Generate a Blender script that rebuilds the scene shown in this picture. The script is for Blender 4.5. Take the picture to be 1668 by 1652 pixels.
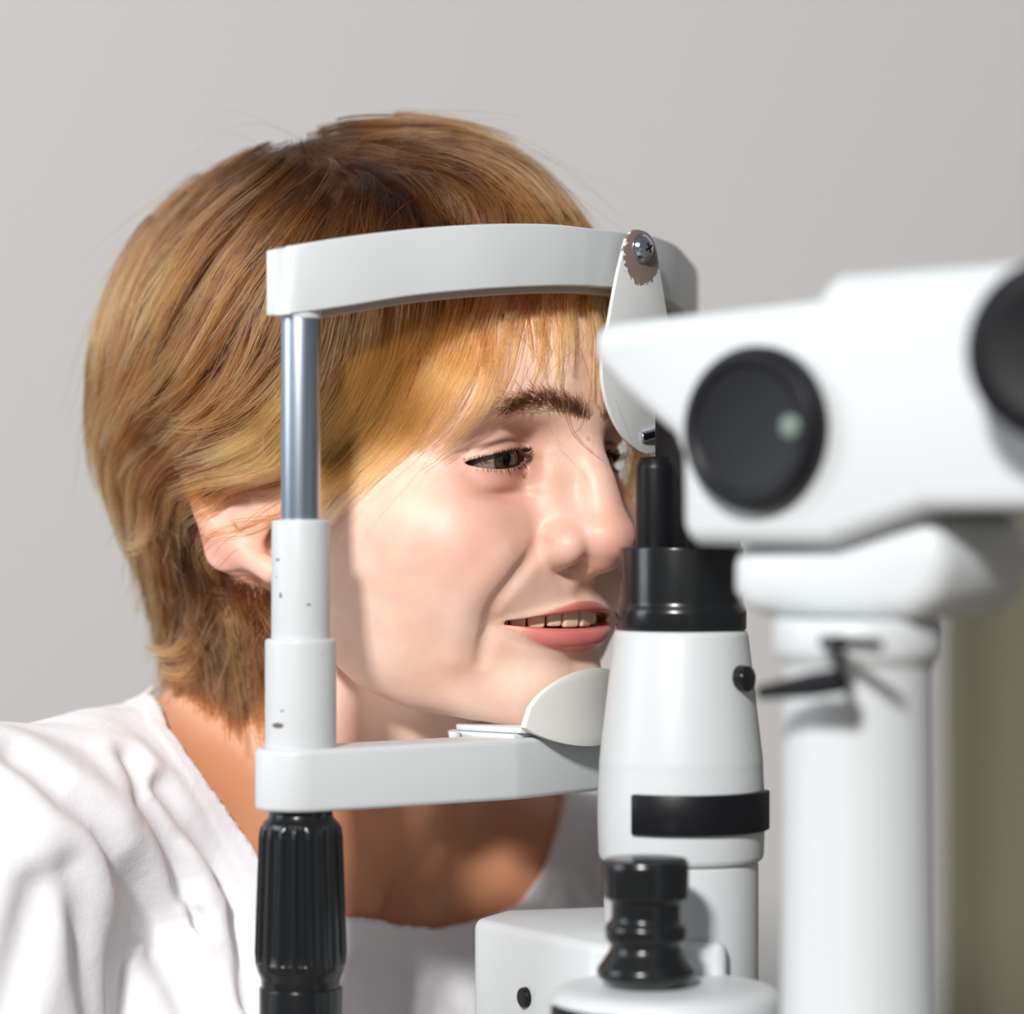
import bpy, bmesh, math, random
import numpy as np
from mathutils import Vector, Matrix

for o in list(bpy.data.objects):
    bpy.data.objects.remove(o, do_unlink=True)
scene = bpy.context.scene
C = scene.collection

# ------------------------------------------------------------------ camera
CAM_D = 1.30            # distance camera -> reference plane y = 0
CAM_Z = 1.20
MPP = 0.00025           # metres per photo pixel on the plane y = 0
cam_d = bpy.data.cameras.new('camera')
cam = bpy.data.objects.new('camera', cam_d)
C.objects.link(cam)
cam.location = (0, -CAM_D, CAM_Z)
cam.rotation_euler = (math.pi / 2, 0, 0)
cam_d.sensor_width = 36.0
cam_d.sensor_fit = 'HORIZONTAL'
cam_d.lens = 36.0 * CAM_D / (1668 * MPP)
cam_d.clip_start = 0.02
cam_d.dof.use_dof = True
cam_d.dof.focus_distance = CAM_D - 0.030
cam_d.dof.aperture_fstop = 3.7
scene.camera = cam

# ------------------------------------------------------------------ light
world = bpy.data.worlds.new('world')
scene.world = world
world.use_nodes = True
world.node_tree.nodes['Background'].inputs[0].default_value = (0.95, 0.96, 1.0, 1)
world.node_tree.nodes['Background'].inputs[1].default_value = 0.155

def area_light(name, loc, target, size, power, color):
    ld = bpy.data.lights.new(name, 'AREA')
    ld.shape = 'RECTANGLE'
    ld.size, ld.size_y = size
    ld.energy = power
    ld.color = color
    lo = bpy.data.objects.new(name, ld)
    C.objects.link(lo)
    lo.location = loc
    lo.rotation_euler = (Vector(target) - Vector(loc)).to_track_quat('-Z', 'Y').to_euler()
    return lo

area_light('window_key_light', (-0.74, -2.86, 2.70), (0.0, 0.0, 1.2), (0.32, 0.32), 126, (1.0, 0.985, 0.965))
area_light('left_fill_light', (-2.5, -0.4, 1.9), (0.2, 1.0, 1.2), (1.2, 1.5), 30, (0.88, 0.94, 1.0))  # added soft fill, brightens the left side of the back wall

vs = scene.view_settings
vs.view_transform = 'Standard'
vs.look = 'None'
vs.exposure = 0.0
vs.gamma = 1.0
vs.use_curve_mapping = False

# ------------------------------------------------------------------ small helpers
def W(px, py, y=0.0):
    """a spot in the room, given its sight line and its depth y in metres"""
    s = 1 + y / CAM_D
    return Vector(((px - 834) * MPP * s, y, CAM_Z + (826 - py) * MPP * s))

def tag(o, label=None, cat=None, group=None, kind=None):
    if label: o['label'] = label
    if cat: o['category'] = cat
    if group: o['group'] = group
    if kind: o['kind'] = kind
    return o

def empty(name, loc=(0, 0, 0)):
    o = bpy.data.objects.new(name, None)
    C.objects.link(o)
    o.location = loc
    o.empty_display_size = 0.02
    return o

def link(name, me, mat=None, parent=None, smooth=True):
    o = bpy.data.objects.new(name, me)
    C.objects.link(o)
    if mat: me.materials.append(mat)
    if smooth and len(me.polygons):
        me.polygons.foreach_set('use_smooth', np.ones(len(me.polygons), dtype=bool))
    if parent:
        o.parent = parent
        # parents are unrotated empties; keep world placement
        o.matrix_parent_inverse = Matrix.Translation(-parent.location)
    return o

def mesh_from(name, verts, faces):
    me = bpy.data.meshes.new(name)
    me.from_pydata([tuple(v) for v in verts], [], [tuple(f) for f in faces])
    me.update()
    return me

# ------------------------------------------------------------------ materials
def new_mat(name):
    m = bpy.data.materials.new(name)
    m.use_nodes = True
    nt = m.node_tree
    return m, nt, nt.nodes['Principled BSDF']

def setp(b, **kw):
    names = {'base': 'Base Color', 'rough': 'Roughness', 'metal': 'Metallic', 'spec': 'Specular IOR Level',
             'sss': 'Subsurface Weight', 'sssr': 'Subsurface Radius', 'ssss': 'Subsurface Scale',
             'coat': 'Coat Weight', 'coatr': 'Coat Roughness', 'sheen': 'Sheen Weight', 'trans': 'Transmission Weight'}
    for k, v in kw.items():
        if k == 'base' and len(v) == 3: v = (*v, 1)
        b.inputs[names[k]].default_value = v

def srgb(r, g, b):
    f = lambda c: (c / 255 / 12.92) if c / 255 <= 0.04045 else ((c / 255 + 0.055) / 1.055) ** 2.4
    return (f(r), f(g), f(b))

def add_bump(nt, b, scale, strength, dist=0.0003, detail=4, coord='Object'):
    tc = nt.nodes.new('ShaderNodeTexCoord')
    n = nt.nodes.new('ShaderNodeTexNoise')
    n.inputs['Scale'].default_value = scale
    n.inputs['Detail'].default_value = detail
    bp = nt.nodes.new('ShaderNodeBump')
    bp.inputs['Strength'].default_value = strength
    bp.inputs['Distance'].default_value = dist
    nt.links.new(tc.outputs[coord], n.inputs['Vector'])
    nt.links.new(n.outputs['Fac'], bp.inputs['Height'])
    nt.links.new(bp.outputs['Normal'], b.inputs['Normal'])
    return n, bp

def plain(name, col, rough=0.5, metal=0.0, bump=None, **kw):
    m, nt, b = new_mat(name)
    setp(b, base=col, rough=rough, metal=metal, **kw)
    if bump: add_bump(nt, b, *bump)
    return m

# ------------------------------------------------------------------ head frame (millimetres)
YAW = math.radians(50)
SA, CA = math.sin(YAW), math.cos(YAW)
O_W = W(620, 800, 0.060)

def H2W(P):
    """(F forward, L to the left, U up) in mm -> world metres"""
    P = np.asarray(P, dtype=np.float64)
    out = np.empty(P.shape)
    out[..., 0] = O_W.x + (P[..., 0] * SA + P[..., 1] * CA) / 1000
    out[..., 1] = O_W.y + (-P[..., 0] * CA + P[..., 1] * SA) / 1000
    out[..., 2] = O_W.z + P[..., 2] / 1000
    return out

def W2H(Q):
    Q = np.asarray(Q, dtype=np.float64)
    x = (Q[..., 0] - O_W.x) * 1000; y = (Q[..., 1] - O_W.y) * 1000
    return np.stack([x * SA - y * CA, x * CA + y * SA, (Q[..., 2] - O_W.z) * 1000], -1)

CAM_H = W2H(np.array([0, -CAM_D, CAM_Z]))

def ray_dir(px, py):
    px = np.asarray(px, float); py = np.asarray(py, float)
    d = np.stack([(px - 834) * MPP, np.full(px.shape, CAM_D), (826 - py) * MPP], -1)
    d /= np.linalg.norm(d, axis=-1, keepdims=True)
    x, y, z = d[..., 0], d[..., 1], d[..., 2]
    return np.stack([x * SA - y * CA, x * CA + y * SA, z], -1)

# ------------------------------------------------------------------ distance-field sculpting
def smin(a, b, k):
    h = np.maximum(k - np.abs(a - b), 0) / k
    return np.minimum(a, b) - h * h * k * 0.25

def smax(a, b, k):
    return -smin(-a, -b, k)

def ell(F, A, U, c, r):
    x, y, z = (F - c[0]) / r[0], (A - c[1]) / r[1], (U - c[2]) / r[2]
    k0 = np.sqrt(x * x + y * y + z * z)
    k1 = np.sqrt((x / r[0]) ** 2 + (y / r[1]) ** 2 + (z / r[2]) ** 2)
    return k0 * (k0 - 1) / np.maximum(k1, 1e-6)

def cone(F, A, U, a, b, r1, r2):
    """capsule with a radius that changes along it"""
    ab = np.subtract(b, a); l2 = float(ab @ ab)
    t = ((F - a[0]) * ab[0] + (A - a[1]) * ab[1] + (U - a[2]) * ab[2]) / l2
    t = np.clip(t, 0, 1)
    d = np.sqrt((F - a[0] - t * ab[0]) ** 2 + (A - a[1] - t * ab[1]) ** 2 + (U - a[2] - t * ab[2]) ** 2)
    return d - (r1 + (r2 - r1) * t)

def chain(F, A, U, pts, rad):
    d = None
    for i in range(len(pts) - 1):
        c = cone(F, A, U, pts[i], pts[i + 1], rad[i], rad[i + 1])
        d = c if d is None else np.minimum(d, c)
    return d

def bump3(F, A, U, c, s):
    return np.exp(-0.5 * (((F - c[0]) / s[0]) ** 2 + ((A - c[1]) / s[1]) ** 2 + ((U - c[2]) / s[2]) ** 2))

def surface(fn, gF, gL, gU, newton=3, bs=8):
    """surface nets on an uneven grid, evaluated only in blocks near the surface"""
    g = [np.asarray(x, np.float32) for x in (gF, gL, gU)]
    for i in range(3):
        n = len(g[i]); pad = (-(n - 1)) % bs
        if pad:
            step = g[i][-1] - g[i][-2]
            g[i] = np.concatenate([g[i], g[i][-1] + step * np.arange(1, pad + 1, dtype=np.float32)])
    n = [len(x) for x in g]
    nb = [(m - 1) // bs for m in n]
    V = np.empty(n, np.float32)
    cen = [0.5 * (x[:-1:bs] + x[bs::bs]) for x in g]
    half = [0.5 * (x[bs::bs] - x[:-1:bs]) for x in g]
    CF, CL, CU = np.meshgrid(*cen, indexing='ij')
    HF, HL, HU = np.meshgrid(*half, indexing='ij')
    dc = fn(CF, CL, CU)
    rad = np.sqrt(HF ** 2 + HL ** 2 + HU ** 2) * 1.25 + 3
    for i in range(nb[0]):
        for j in range(nb[1]):
            row = dc[i, j]
            sg = np.repeat(np.where(row < 0, -1e3, 1e3), bs)
            V[i * bs:(i + 1) * bs, j * bs:(j + 1) * bs, :nb[2] * bs] = sg[None, None, :]
    V[-1] = 1e3; V[:, -1] = 1e3; V[:, :, -1] = 1e3
    I, J, K = np.nonzero(np.abs(dc) < rad)
    ar = np.arange(bs + 1)
    B = 400
    for s in range(0, len(I), B):
        ii = I[s:s + B, None] * bs + ar; jj = J[s:s + B, None] * bs + ar; kk = K[s:s + B, None] * bs + ar
        f = np.broadcast_to(g[0][ii][:, :, None, None], (len(ii), bs + 1, bs + 1, bs + 1))
        l = np.broadcast_to(g[1][jj][:, None, :, None], f.shape)
        u = np.broadcast_to(g[2][kk][:, None, None, :], f.shape)
        v = fn(f, l, u)
        for q in range(len(ii)):
            a, b2, c = ii[q, 0], jj[q, 0], kk[q, 0]
            V[a:a + bs + 1, b2:b2 + bs + 1, c:c + bs + 1] = v[q]
    S = V < 0
    c8 = [S[a:a + n[0] - 1, b:b + n[1] - 1, c:c + n[2] - 1] for a in (0, 1) for b in (0, 1) for c in (0, 1)]
    cnt = sum(x.astype(np.int8) for x in c8)
    act = (cnt > 0) & (cnt < 8)
    I, J, K = np.nonzero(act)
    idx = np.full(act.shape, -1, np.int32)
    idx[I, J, K] = np.arange(len(I))
    acc = np.zeros((len(I), 3)); num = np.zeros(len(I))
    corners = [(a, b, c) for a in (0, 1) for b in (0, 1) for c in (0, 1)]
    for p in corners:
        for ax in range(3):
            if p[ax]: continue
            q = list(p); q[ax] = 1
            v0 = V[I + p[0], J + p[1], K + p[2]]; v1 = V[I + q[0], J + q[1], K + q[2]]
            m = (v0 < 0) != (v1 < 0)
            t = np.where(m, v0 / np.where(m, v0 - v1, 1), 0)
            t = np.clip(t, 0.02, 0.98)
            P0 = np.stack([g[0][I + p[0]], g[1][J + p[1]], g[2][K + p[2]]], -1)
            P1 = np.stack([g[0][I + q[0]], g[1][J + q[1]], g[2][K + q[2]]], -1)
            acc += np.where(m[:, None], P0 + (P1 - P0) * t[:, None], 0); num += m
    P = acc / num[:, None]
    quads = []
    for ax in range(3):
        o1, o2 = [(1, 2), (2, 0), (0, 1)][ax]
        sl0 = [slice(1, n[0] - 1), slice(1, n[1] - 1), slice(1, n[2] - 1)]; sl1 = list(sl0)
        sl0[ax] = slice(0, n[ax] - 1); sl1[ax] = slice(1, n[ax])
        a = S[tuple(sl0)]; b = S[tuple(sl1)]
        X = np.stack(np.nonzero(a != b), -1)
        st = a[tuple(X.T)]
        X = X + 1; X[:, ax] -= 1
        def cell(d1, d2):
            Y = X.copy(); Y[:, o1] -= d1; Y[:, o2] -= d2
            return idx[tuple(Y.T)]
        q = np.stack([cell(1, 1), cell(0, 1), cell(0, 0), cell(1, 0)], -1)
        q[~st] = q[~st][:, ::-1]
        quads.append(q)
    Q = np.concatenate(quads)
    Q = Q[(Q >= 0).all(1)]
    for _ in range(newton):
        d, G = grad(fn, P, 0.35)
        P = P - np.clip(d, -0.8, 0.8)[:, None] * G
    return P, Q

def grad(fn, P, h=0.5):
    F, L, U = (P[:, i].astype(np.float32) for i in range(3))
    d = fn(F, L, U)
    G = np.stack([fn(F + h, L, U) - fn(F - h, L, U), fn(F, L + h, U) - fn(F, L - h, U), fn(F, L, U + h) - fn(F, L, U - h)], -1) / (2 * h)
    m = np.linalg.norm(G, axis=1)
    return (d / np.maximum(m, 0.3)), G / np.maximum(m, 1e-4)[:, None]

def march(fn, px, py, steps=60, start=1050):
    """where the sight lines meet a distance field (head frame)"""
    D = ray_dir(px, py); t = np.full(len(D), float(start))
    for _ in range(steps):
        P = CAM_H + D * t[:, None]
        d = fn(*(P[:, i].astype(np.float32) for i in range(3)))
        t = t + np.clip(d, -20, 40) * 0.8
    return CAM_H + D * t[:, None], np.abs(d) < 1.0

def axis(*segs):
    """grid lines: segments (from, to, step)"""
    out = []
    for a, b, s in segs:
        n = max(1, int(round((b - a) / s)))
        out.append(np.linspace(a, b, n, endpoint=False))
    out.append(np.array([segs[-1][1]]))
    return np.concatenate(out)

def np_mesh(name, P, Q):
    me = bpy.data.meshes.new(name)
    nv, nq = len(P), len(Q)
    me.vertices.add(nv); me.vertices.foreach_set('co', np.asarray(P, np.float32).ravel())
    me.loops.add(nq * 4); me.loops.foreach_set('vertex_index', Q.astype(np.int32).ravel())
    me.polygons.add(nq)
    me.polygons.foreach_set('loop_start', np.arange(0, nq * 4, 4, dtype=np.int32))
    me.update(calc_edges=True); me.validate()
    return me

def vattr(me, name, vals):
    a = me.attributes.new(name, 'FLOAT', 'POINT')
    a.data.foreach_set('value', np.asarray(vals, np.float32))

def sstep(a, b, x):
    t = np.clip((x - a) / (b - a), 0, 1)
    return t * t * (3 - 2 * t)

def smooth_path(pts, per=6):
    """Catmull-Rom through rows of numbers"""
    p = np.array(pts, float); p = np.concatenate([2 * p[:1] - p[1:2], p, 2 * p[-1:] - p[-2:-1]])
    out = []
    for i in range(1, len(p) - 2):
        for t in np.linspace(0, 1, per, endpoint=False):
            a, b, c, d = p[i - 1:i + 3]
            out.append(.5 * (2 * b + (c - a) * t + (2 * a - 5 * b + 4 * c - d) * t * t + (3 * b - a - 3 * c + d) * t ** 3))
    out.append(p[-2])
    return [tuple(x) for x in out]

# ------------------------------------------------------------------ the room
def room_box(name, lo, hi, mat):
    bm = bmesh.new()
    bmesh.ops.create_cube(bm, size=1)
    for v in bm.verts:
        v.co = Vector([lo[i] + (v.co[i] + .5) * (hi[i] - lo[i]) for i in range(3)])
    me = bpy.data.meshes.new(name); bm.to_mesh(me); bm.free()
    return tag(link(name, me, mat, None, False), kind='structure')
wall_mat = plain('wall_paint', srgb(201, 199, 198), 0.9, bump=(60, 0.08, 0.002))
floor_mat = plain('floor_vinyl', srgb(150, 140, 128), 0.5, bump=(20, 0.05, 0.002))
room_box('wall_back', (-2.6, 1.25, 0), (2.6, 1.35, 2.8), wall_mat)
room_box('floor', (-2.6, -3.6, -0.05), (2.6, 1.35, 0), floor_mat)
# olive curtain hanging at the right behind the instrument
def curtain():
    bm = bmesh.new(); n = 90
    x0, x1 = W(1545, 0, 1.05).x, 2.2
    rows_ = []
    for z in (0.05, W(0, 760, 1.05).z):
        row = []
        for i in range(n + 1):
            t = i / n; x = x0 + (x1 - x0) * t
            row.append((x, 1.08 + 0.028 * math.sin(t * 95) + 0.012 * math.sin(t * 41 + 1), z))
        rows_.append(row)
    f = [[bm.verts.new(p) for p in r] for r in rows_]; b = [[bm.verts.new((p[0], p[1] + .006, p[2])) for p in r] for r in rows_]
    for i in range(n):
        bm.faces.new((f[0][i], f[0][i + 1], f[1][i + 1], f[1][i])); bm.faces.new((b[0][i + 1], b[0][i], b[1][i], b[1][i + 1]))
        bm.faces.new((f[1][i], f[1][i + 1], b[1][i + 1], b[1][i])); bm.faces.new((b[0][i], b[0][i + 1], f[0][i + 1], f[0][i]))
    bm.faces.new((f[0][0], f[1][0], b[1][0], b[0][0])); bm.faces.new((f[0][n], b[0][n], b[1][n], f[1][n]))
    me = bpy.data.meshes.new('curtain'); bm.to_mesh(me); bm.free()
    o = link('curtain', me, plain('olive_cloth', srgb(112, 108, 92), 0.9, bump=(300, .2, .001)))
    tag(o, 'dull olive curtain hanging behind the slit lamp at the right', 'curtain')
curtain()
# ------------------------------------------------------------------ the woman: body field (mm, head frame)
EYE = (86.0, 31.0, 12.5); EYE_R = 12.3
TT = np.linspace(0, 1, 15)
MW = 33.0
def up_lip(a):   return -49.0 - 3.6 * (a / MW) ** 1.6            # lower border of the upper lip
def lo_lip(a):   return -55.8 + 2.4 * (a / MW) ** 2.2            # upper border of the lower lip
def lip_F(a):    return 113.4 - 16.6 * (a / MW) ** 2
UPPER = [(lip_F(MW * t) - 2.0 - 0.6 * (1 - t), MW * t, up_lip(MW * t) + 1.2 * (1 - t) + 0.2 + 0.35 * math.sin(min(t * 4, 1) * math.pi)) for t in TT]
UPR = [1.65 * (1 - t) ** 0.7 + 1.0 for t in TT]
LOWER = [(lip_F(MW * t) - 5.8 + 3.0 * t, MW * t * 0.97, lo_lip(MW * t) - 3.8 * (1 - t ** 1.6) - 0.5) for t in TT]
LOR = [4.4 * (1 - t ** 2) ** 0.7 + 0.9 for t in TT]
FOLD, BULGE = None, None          # the smile crease and the cheek beside it, found on the sculpted face below

def head_field(F, L, U):
    A = np.sqrt(L * L + 7.0) - 1.2
    d = ell(F, A, U, (1, 0, 40), (101, 73, 86))
    d = smin(d, ell(F, A, U, (56, 0, 52), (56, 60, 50)), 26)                 # forehead
    d = smin(d, ell(F, A, U, (50, 0, -14), (56, 60, 62)), 22)                # mid face
    d = smin(d, cone(F, A, U, (18, 56, -2), (30, 48, -48), 13, 13), 22)      # ramus
    d = smin(d, chain(F, A, U, [(30, 48, -48), (43, 42, -66), (58, 35, -74.5), (75, 25, -78.5), (89, 12, -79)], [13, 13, 13, 14, 14]), 20)     # jaw
    d = smin(d, ell(F, A, U, (88, 0, -78), (16.5, 21, 16)), 18)              # chin
    d = smin(d, ell(F, A, U, (54, 36, -36), (38, 31.5, 42)), 24)             # cheek fill
    d = smin(d, ell(F, A, U, (77, 0, -50), (33, 31, 30)), 16)                # muzzle
    d = smin(d, cone(F, A, U, (80, 42, -19), (42, 59, -12), 14, 12), 30)      # cheek bone
    d = smin(d, ell(F, A, U, (84, 19, -31), (20, 18, 20)), 14)                # beside the nose
    d = d - 3.0 * bump3(F, A, U, (90, 41, -32), (16, 10, 14))                # raised cheek of the smile
    d = smin(d, cone(F, A, U, (99, 12, 34), (86, 46, 34), 10, 9), 20)        # brow
    # eye socket
    d = smax(d, -ell(F, A, U, (106, 32, 13), (17, 19, 12)), 14)
    d = d + 1.6 * bump3(F, A, U, (98, 16, 14), (9, 6, 9))
    # nose
    n = chain(F, A, U, [(104.5, 0, 34), (110.5, 0, 20), (118.5, 0, 3), (122.5, 0, -17)], [8, 6.4, 6.8, 9.6])
    n = smin(n, ell(F, A, U, (122, 0, -20.5), (11, 10.8, 9.4)), 7)
    n = smin(n, cone(F, A, U, (100, 10, 12), (108, 11, -16), 7, 8), 14)      # side walls
    n = smin(n, cone(F, A, U, (121, 0, -28), (108, 0, -33), 5, 5), 5)        # columella
    d = smin(d, n, 9)
    d = smin(d, ell(F, A, U, (110.5, 15.2, -22.4), (13, 8.4, 9.0)), 3.4)   # wings
    d = smax(d, -cone(F, A, U, (118.5, 8.0, -35.8), (111, 9.4, -24), 2.9, 2.2), 2.2)   # nostrils
    d = d + 0.8 * bump3(F, A, U, (104, 22.6, -21), (6, 3.2, 7))              # crease round the wing
    # nasolabial fold
    if FOLD is not None:
        fd = chain(F, A, U, FOLD, [0.0] * len(FOLD))
        d = d + 3.0 * sstep(-76, -60, U) * np.exp(-(fd / 3.0) ** 2)
        bd = chain(F, A, U, BULGE, [0.0] * len(BULGE))
        d = d - 1.5 * np.exp(-(bd / 6.5) ** 2)
    # lips
    ul = chain(F, A, U, UPPER, UPR); ll = chain(F, A, U, LOWER, LOR)
    d = d + 1.1 * bump3(F, A, U, (112, 0, -39.5), (8, 3.2, 4))                 # philtrum
    d = smin(d, ul, 3.0)
    d = smin(d, ll, 2.6)
    d = d + 3.0 * bump3(F, A, U, (108, 0, -69.5), (10, 15, 4.2))             # hollow under the lip
    d = d + 1.8 * bump3(F, A, U, (97, 35.0, -53.5), (6, 3.0, 4))             # mouth corner
    aa = np.minimum(A, MW)
    slit = np.maximum(np.maximum(U - up_lip(aa), lo_lip(aa) - U), A - (MW - 1.5))
    slit = np.maximum(slit, 76 - F)
    d = smax(d, -slit, 1.6)
    # eyelids
    x = (A - EYE[1]); t = x / 15.6
    tc = np.clip(t, -1, 1)
    upm = EYE[2] - 0.6 * tc + 3.3 * (1 - tc * tc) ** 0.75 * (1 - 0.12 * tc) - 1.2 * np.maximum(tc, 0)
    lom = EYE[2] - 0.6 * tc - 3.7 * (1 - tc * tc) ** 0.8 * (1 + 0.2 * tc) - 1.2 * np.maximum(tc, 0)
    r = np.sqrt((F - EYE[0]) ** 2 + x * x + (U - EYE[2]) ** 2)
    lid = r - (EYE_R + 2.5)
    lid = lid + 0.9 * np.exp(-((U - upm - 4.2) / 1.1) ** 2) * (U > EYE[2])   # crease
    d = smin(d, lid, 5.0)
    d = d - 1.3 * bump3(F, A, U, (97, 32, 2.5), (7, 11, 2.6))                # lower lid roll
    d = d + 1.4 * bump3(F, A, U, (95, 34, -2.6), (8, 9, 2.0))                # crease under the eye
    op = np.maximum(np.maximum(U - upm, lom - U), np.maximum(x - 15.4, -x - 13.8))
    op = np.maximum(op, EYE[0] - 4 - F)
    d = smax(d, -op, 0.9)
    d = np.maximum(d, -(r - (EYE_R + 0.15)))
    # ears
    A2 = np.abs(L)
    e = ell(F - 0.35 * (U + 14), A2 + 0.34 * (F + 12), U, (-8, 79, -7), (15, 5.0, 25))
    rim = chain(F, A2, U, [(6, 77, 12), (-6, 82, 22), (-19, 86, 20), (-26, 87, 10), (-26, 86, 1), (-22.5, 84, -9), (-17.5, 82, -16), (-8, 79, -23.5), (0, 77, -28.5), (8, 74, -33)], [3, 3.2, 3.3, 3.3, 3.3, 3.4, 3.6, 3.9, 4.4, 5.2])
    e = smin(e, rim, 6)
    e = smax(e, -ell(F, A2, U, (-5, 86, -1), (10, 8, 13)), 5)
    d = smin(d, e, 6)
    return d

_fp = np.array([(886, 884), (868, 908), (850, 931), (830, 957), (815, 976), (803, 1000), (798, 1022), (794, 1050), (787, 1082)], float)
_f3, _ = march(head_field, _fp[:, 0], _fp[:, 1]); _f3[:, 1] *= -1
_b3, _ = march(head_field, _fp[1:, 0] - 38, _fp[1:, 1] - 8); _b3[:, 1] *= -1
FOLD, BULGE = _f3, _b3

def torso_field(F, L, U):
    d = cone(F, L, U, (-70, -45, -134), (-64, -168, -146), 44, 45)
    d = smin(d, cone(F, L, U, (-48, 50, -150), (-8, 165, -196), 44, 46), 30)
    d = smin(d, ell(F, L, U, (-48, 10, -232), (58, 150, 66)), 45)
    d = smin(d, ell(F, L, U, (-52, 10, -330), (98, 165, 130)), 50)
    d = smin(d, cone(F, L, U, (-62, -172, -152), (-20, -205, -360), 47, 42), 24)
    d = smin(d, cone(F, L, U, (-4, 172, -205), (40, 190, -380), 46, 42), 24)
    return d

def neck_field(F, L, U):
    A = np.abs(L)
    d = cone(F, A, U, (-32, 0, -15), (-44, 0, -150), 52, 57)
    d = smin(d, cone(F, A, U, (48, 0, -66), (-12, 0, -128), 26, 34), 26)
    d = smin(d, cone(F, L, U, (-14, -62, -28), (3, -13, -170), 11.5, 8.5), 8)
    d = smin(d, cone(F, L, U, (-14, 62, -28), (3, 13, -172), 10, 7), 12)
    return d

# ---- outline of the shirt's neck opening
def simple_body(F, L, U):
    return smin(smin(neck_field(F, L, U), torso_field(F, L, U), 30), head_field(F, L, U), 8)

neck_px = np.array([(235, 1150), (268, 1195), (300, 1240), (330, 1286), (360, 1333), (388, 1378), (416, 1420), (480, 1478), (560, 1511), (640, 1523), (700, 1525),
                    (770, 1512), (840, 1482), (880, 1425), (903, 1360), (916, 1300)], float)
NP, _ok = march(simple_body, neck_px[:, 0], neck_px[:, 1])
NP = np.concatenate([NP, np.array([(-30, 118, -112), (-78, 95, -100), (-112, 30, -92), (-108, -30, -88)])])
NC = np.array([-32.0, 8, -118]); NA = np.array([0.66, -0.10, 0.72]); NA /= np.linalg.norm(NA)
NE1 = np.array([0.0, 1, 0]) - NA[1] * NA; NE1 /= np.linalg.norm(NE1); NE2 = np.cross(NA, NE1)
N2 = np.stack([(NP - NC) @ NE1, (NP - NC) @ NE2], -1)
def neck_cut(F, L, U):
    """> 0 inside the neck opening, distance in mm to its outline seen along the neck axis"""
    a = (F - NC[0]) * NE1[0] + (L - NC[1]) * NE1[1] + (U - NC[2]) * NE1[2]
    b = (F - NC[0]) * NE2[0] + (L - NC[1]) * NE2[1] + (U - NC[2]) * NE2[2]
    d2 = np.full(a.shape, 1e9, np.float32); ins = np.zeros(a.shape, bool)
    for i in range(len(N2)):
        (x0, y0), (x1, y1) = N2[i], N2[(i + 1) % len(N2)]
        ex, ey = x1 - x0, y1 - y0
        t = np.clip(((a - x0) * ex + (b - y0) * ey) / (ex * ex + ey * ey), 0, 1)
        d2 = np.minimum(d2, (a - x0 - t * ex) ** 2 + (b - y0 - t * ey) ** 2)
        c = ((y0 > b) != (y1 > b)) & (a < (x1 - x0) * (b - y0) / (y1 - y0 + 1e-9) + x0)
        ins ^= c
    d = np.sqrt(d2)
    return np.where(ins, d, -d)

def body_field(F, L, U):
    d = head_field(F, L, U)
    d = smin(d, neck_field(F, L, U), 14)
    t = torso_field(F, L, U) + 9.0 * sstep(-8, -26, neck_cut(F, L, U))     # slimmer under the loose shirt
    d = smin(d, t, 30)
    d = d + 5.5 * bump3(F, L, U, (8, 0, -172), (14, 9, 11))                  # notch above the breastbone
    return np.maximum(d, -335 - U)

gF = axis((-190, -34, 3.0), (-34, 12, 1.4), (12, 78, 1.6), (78, 136, 0.8), (136, 146, 2))
gL = axis((-262, -94, 4.0), (-94, -50, 1.4), (-50, 0, 0.8), (0, 50, 1.2), (50, 94, 2.0), (94, 254, 4.5))
gU = axis((-340, -205, 4.0), (-205, -100, 2.2), (-100, -76, 1.4), (-76, 30, 0.8), (30, 60, 1.4), (60, 134, 2.5))
BP, BQ = surface(body_field, gF, gL, gU)
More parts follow.
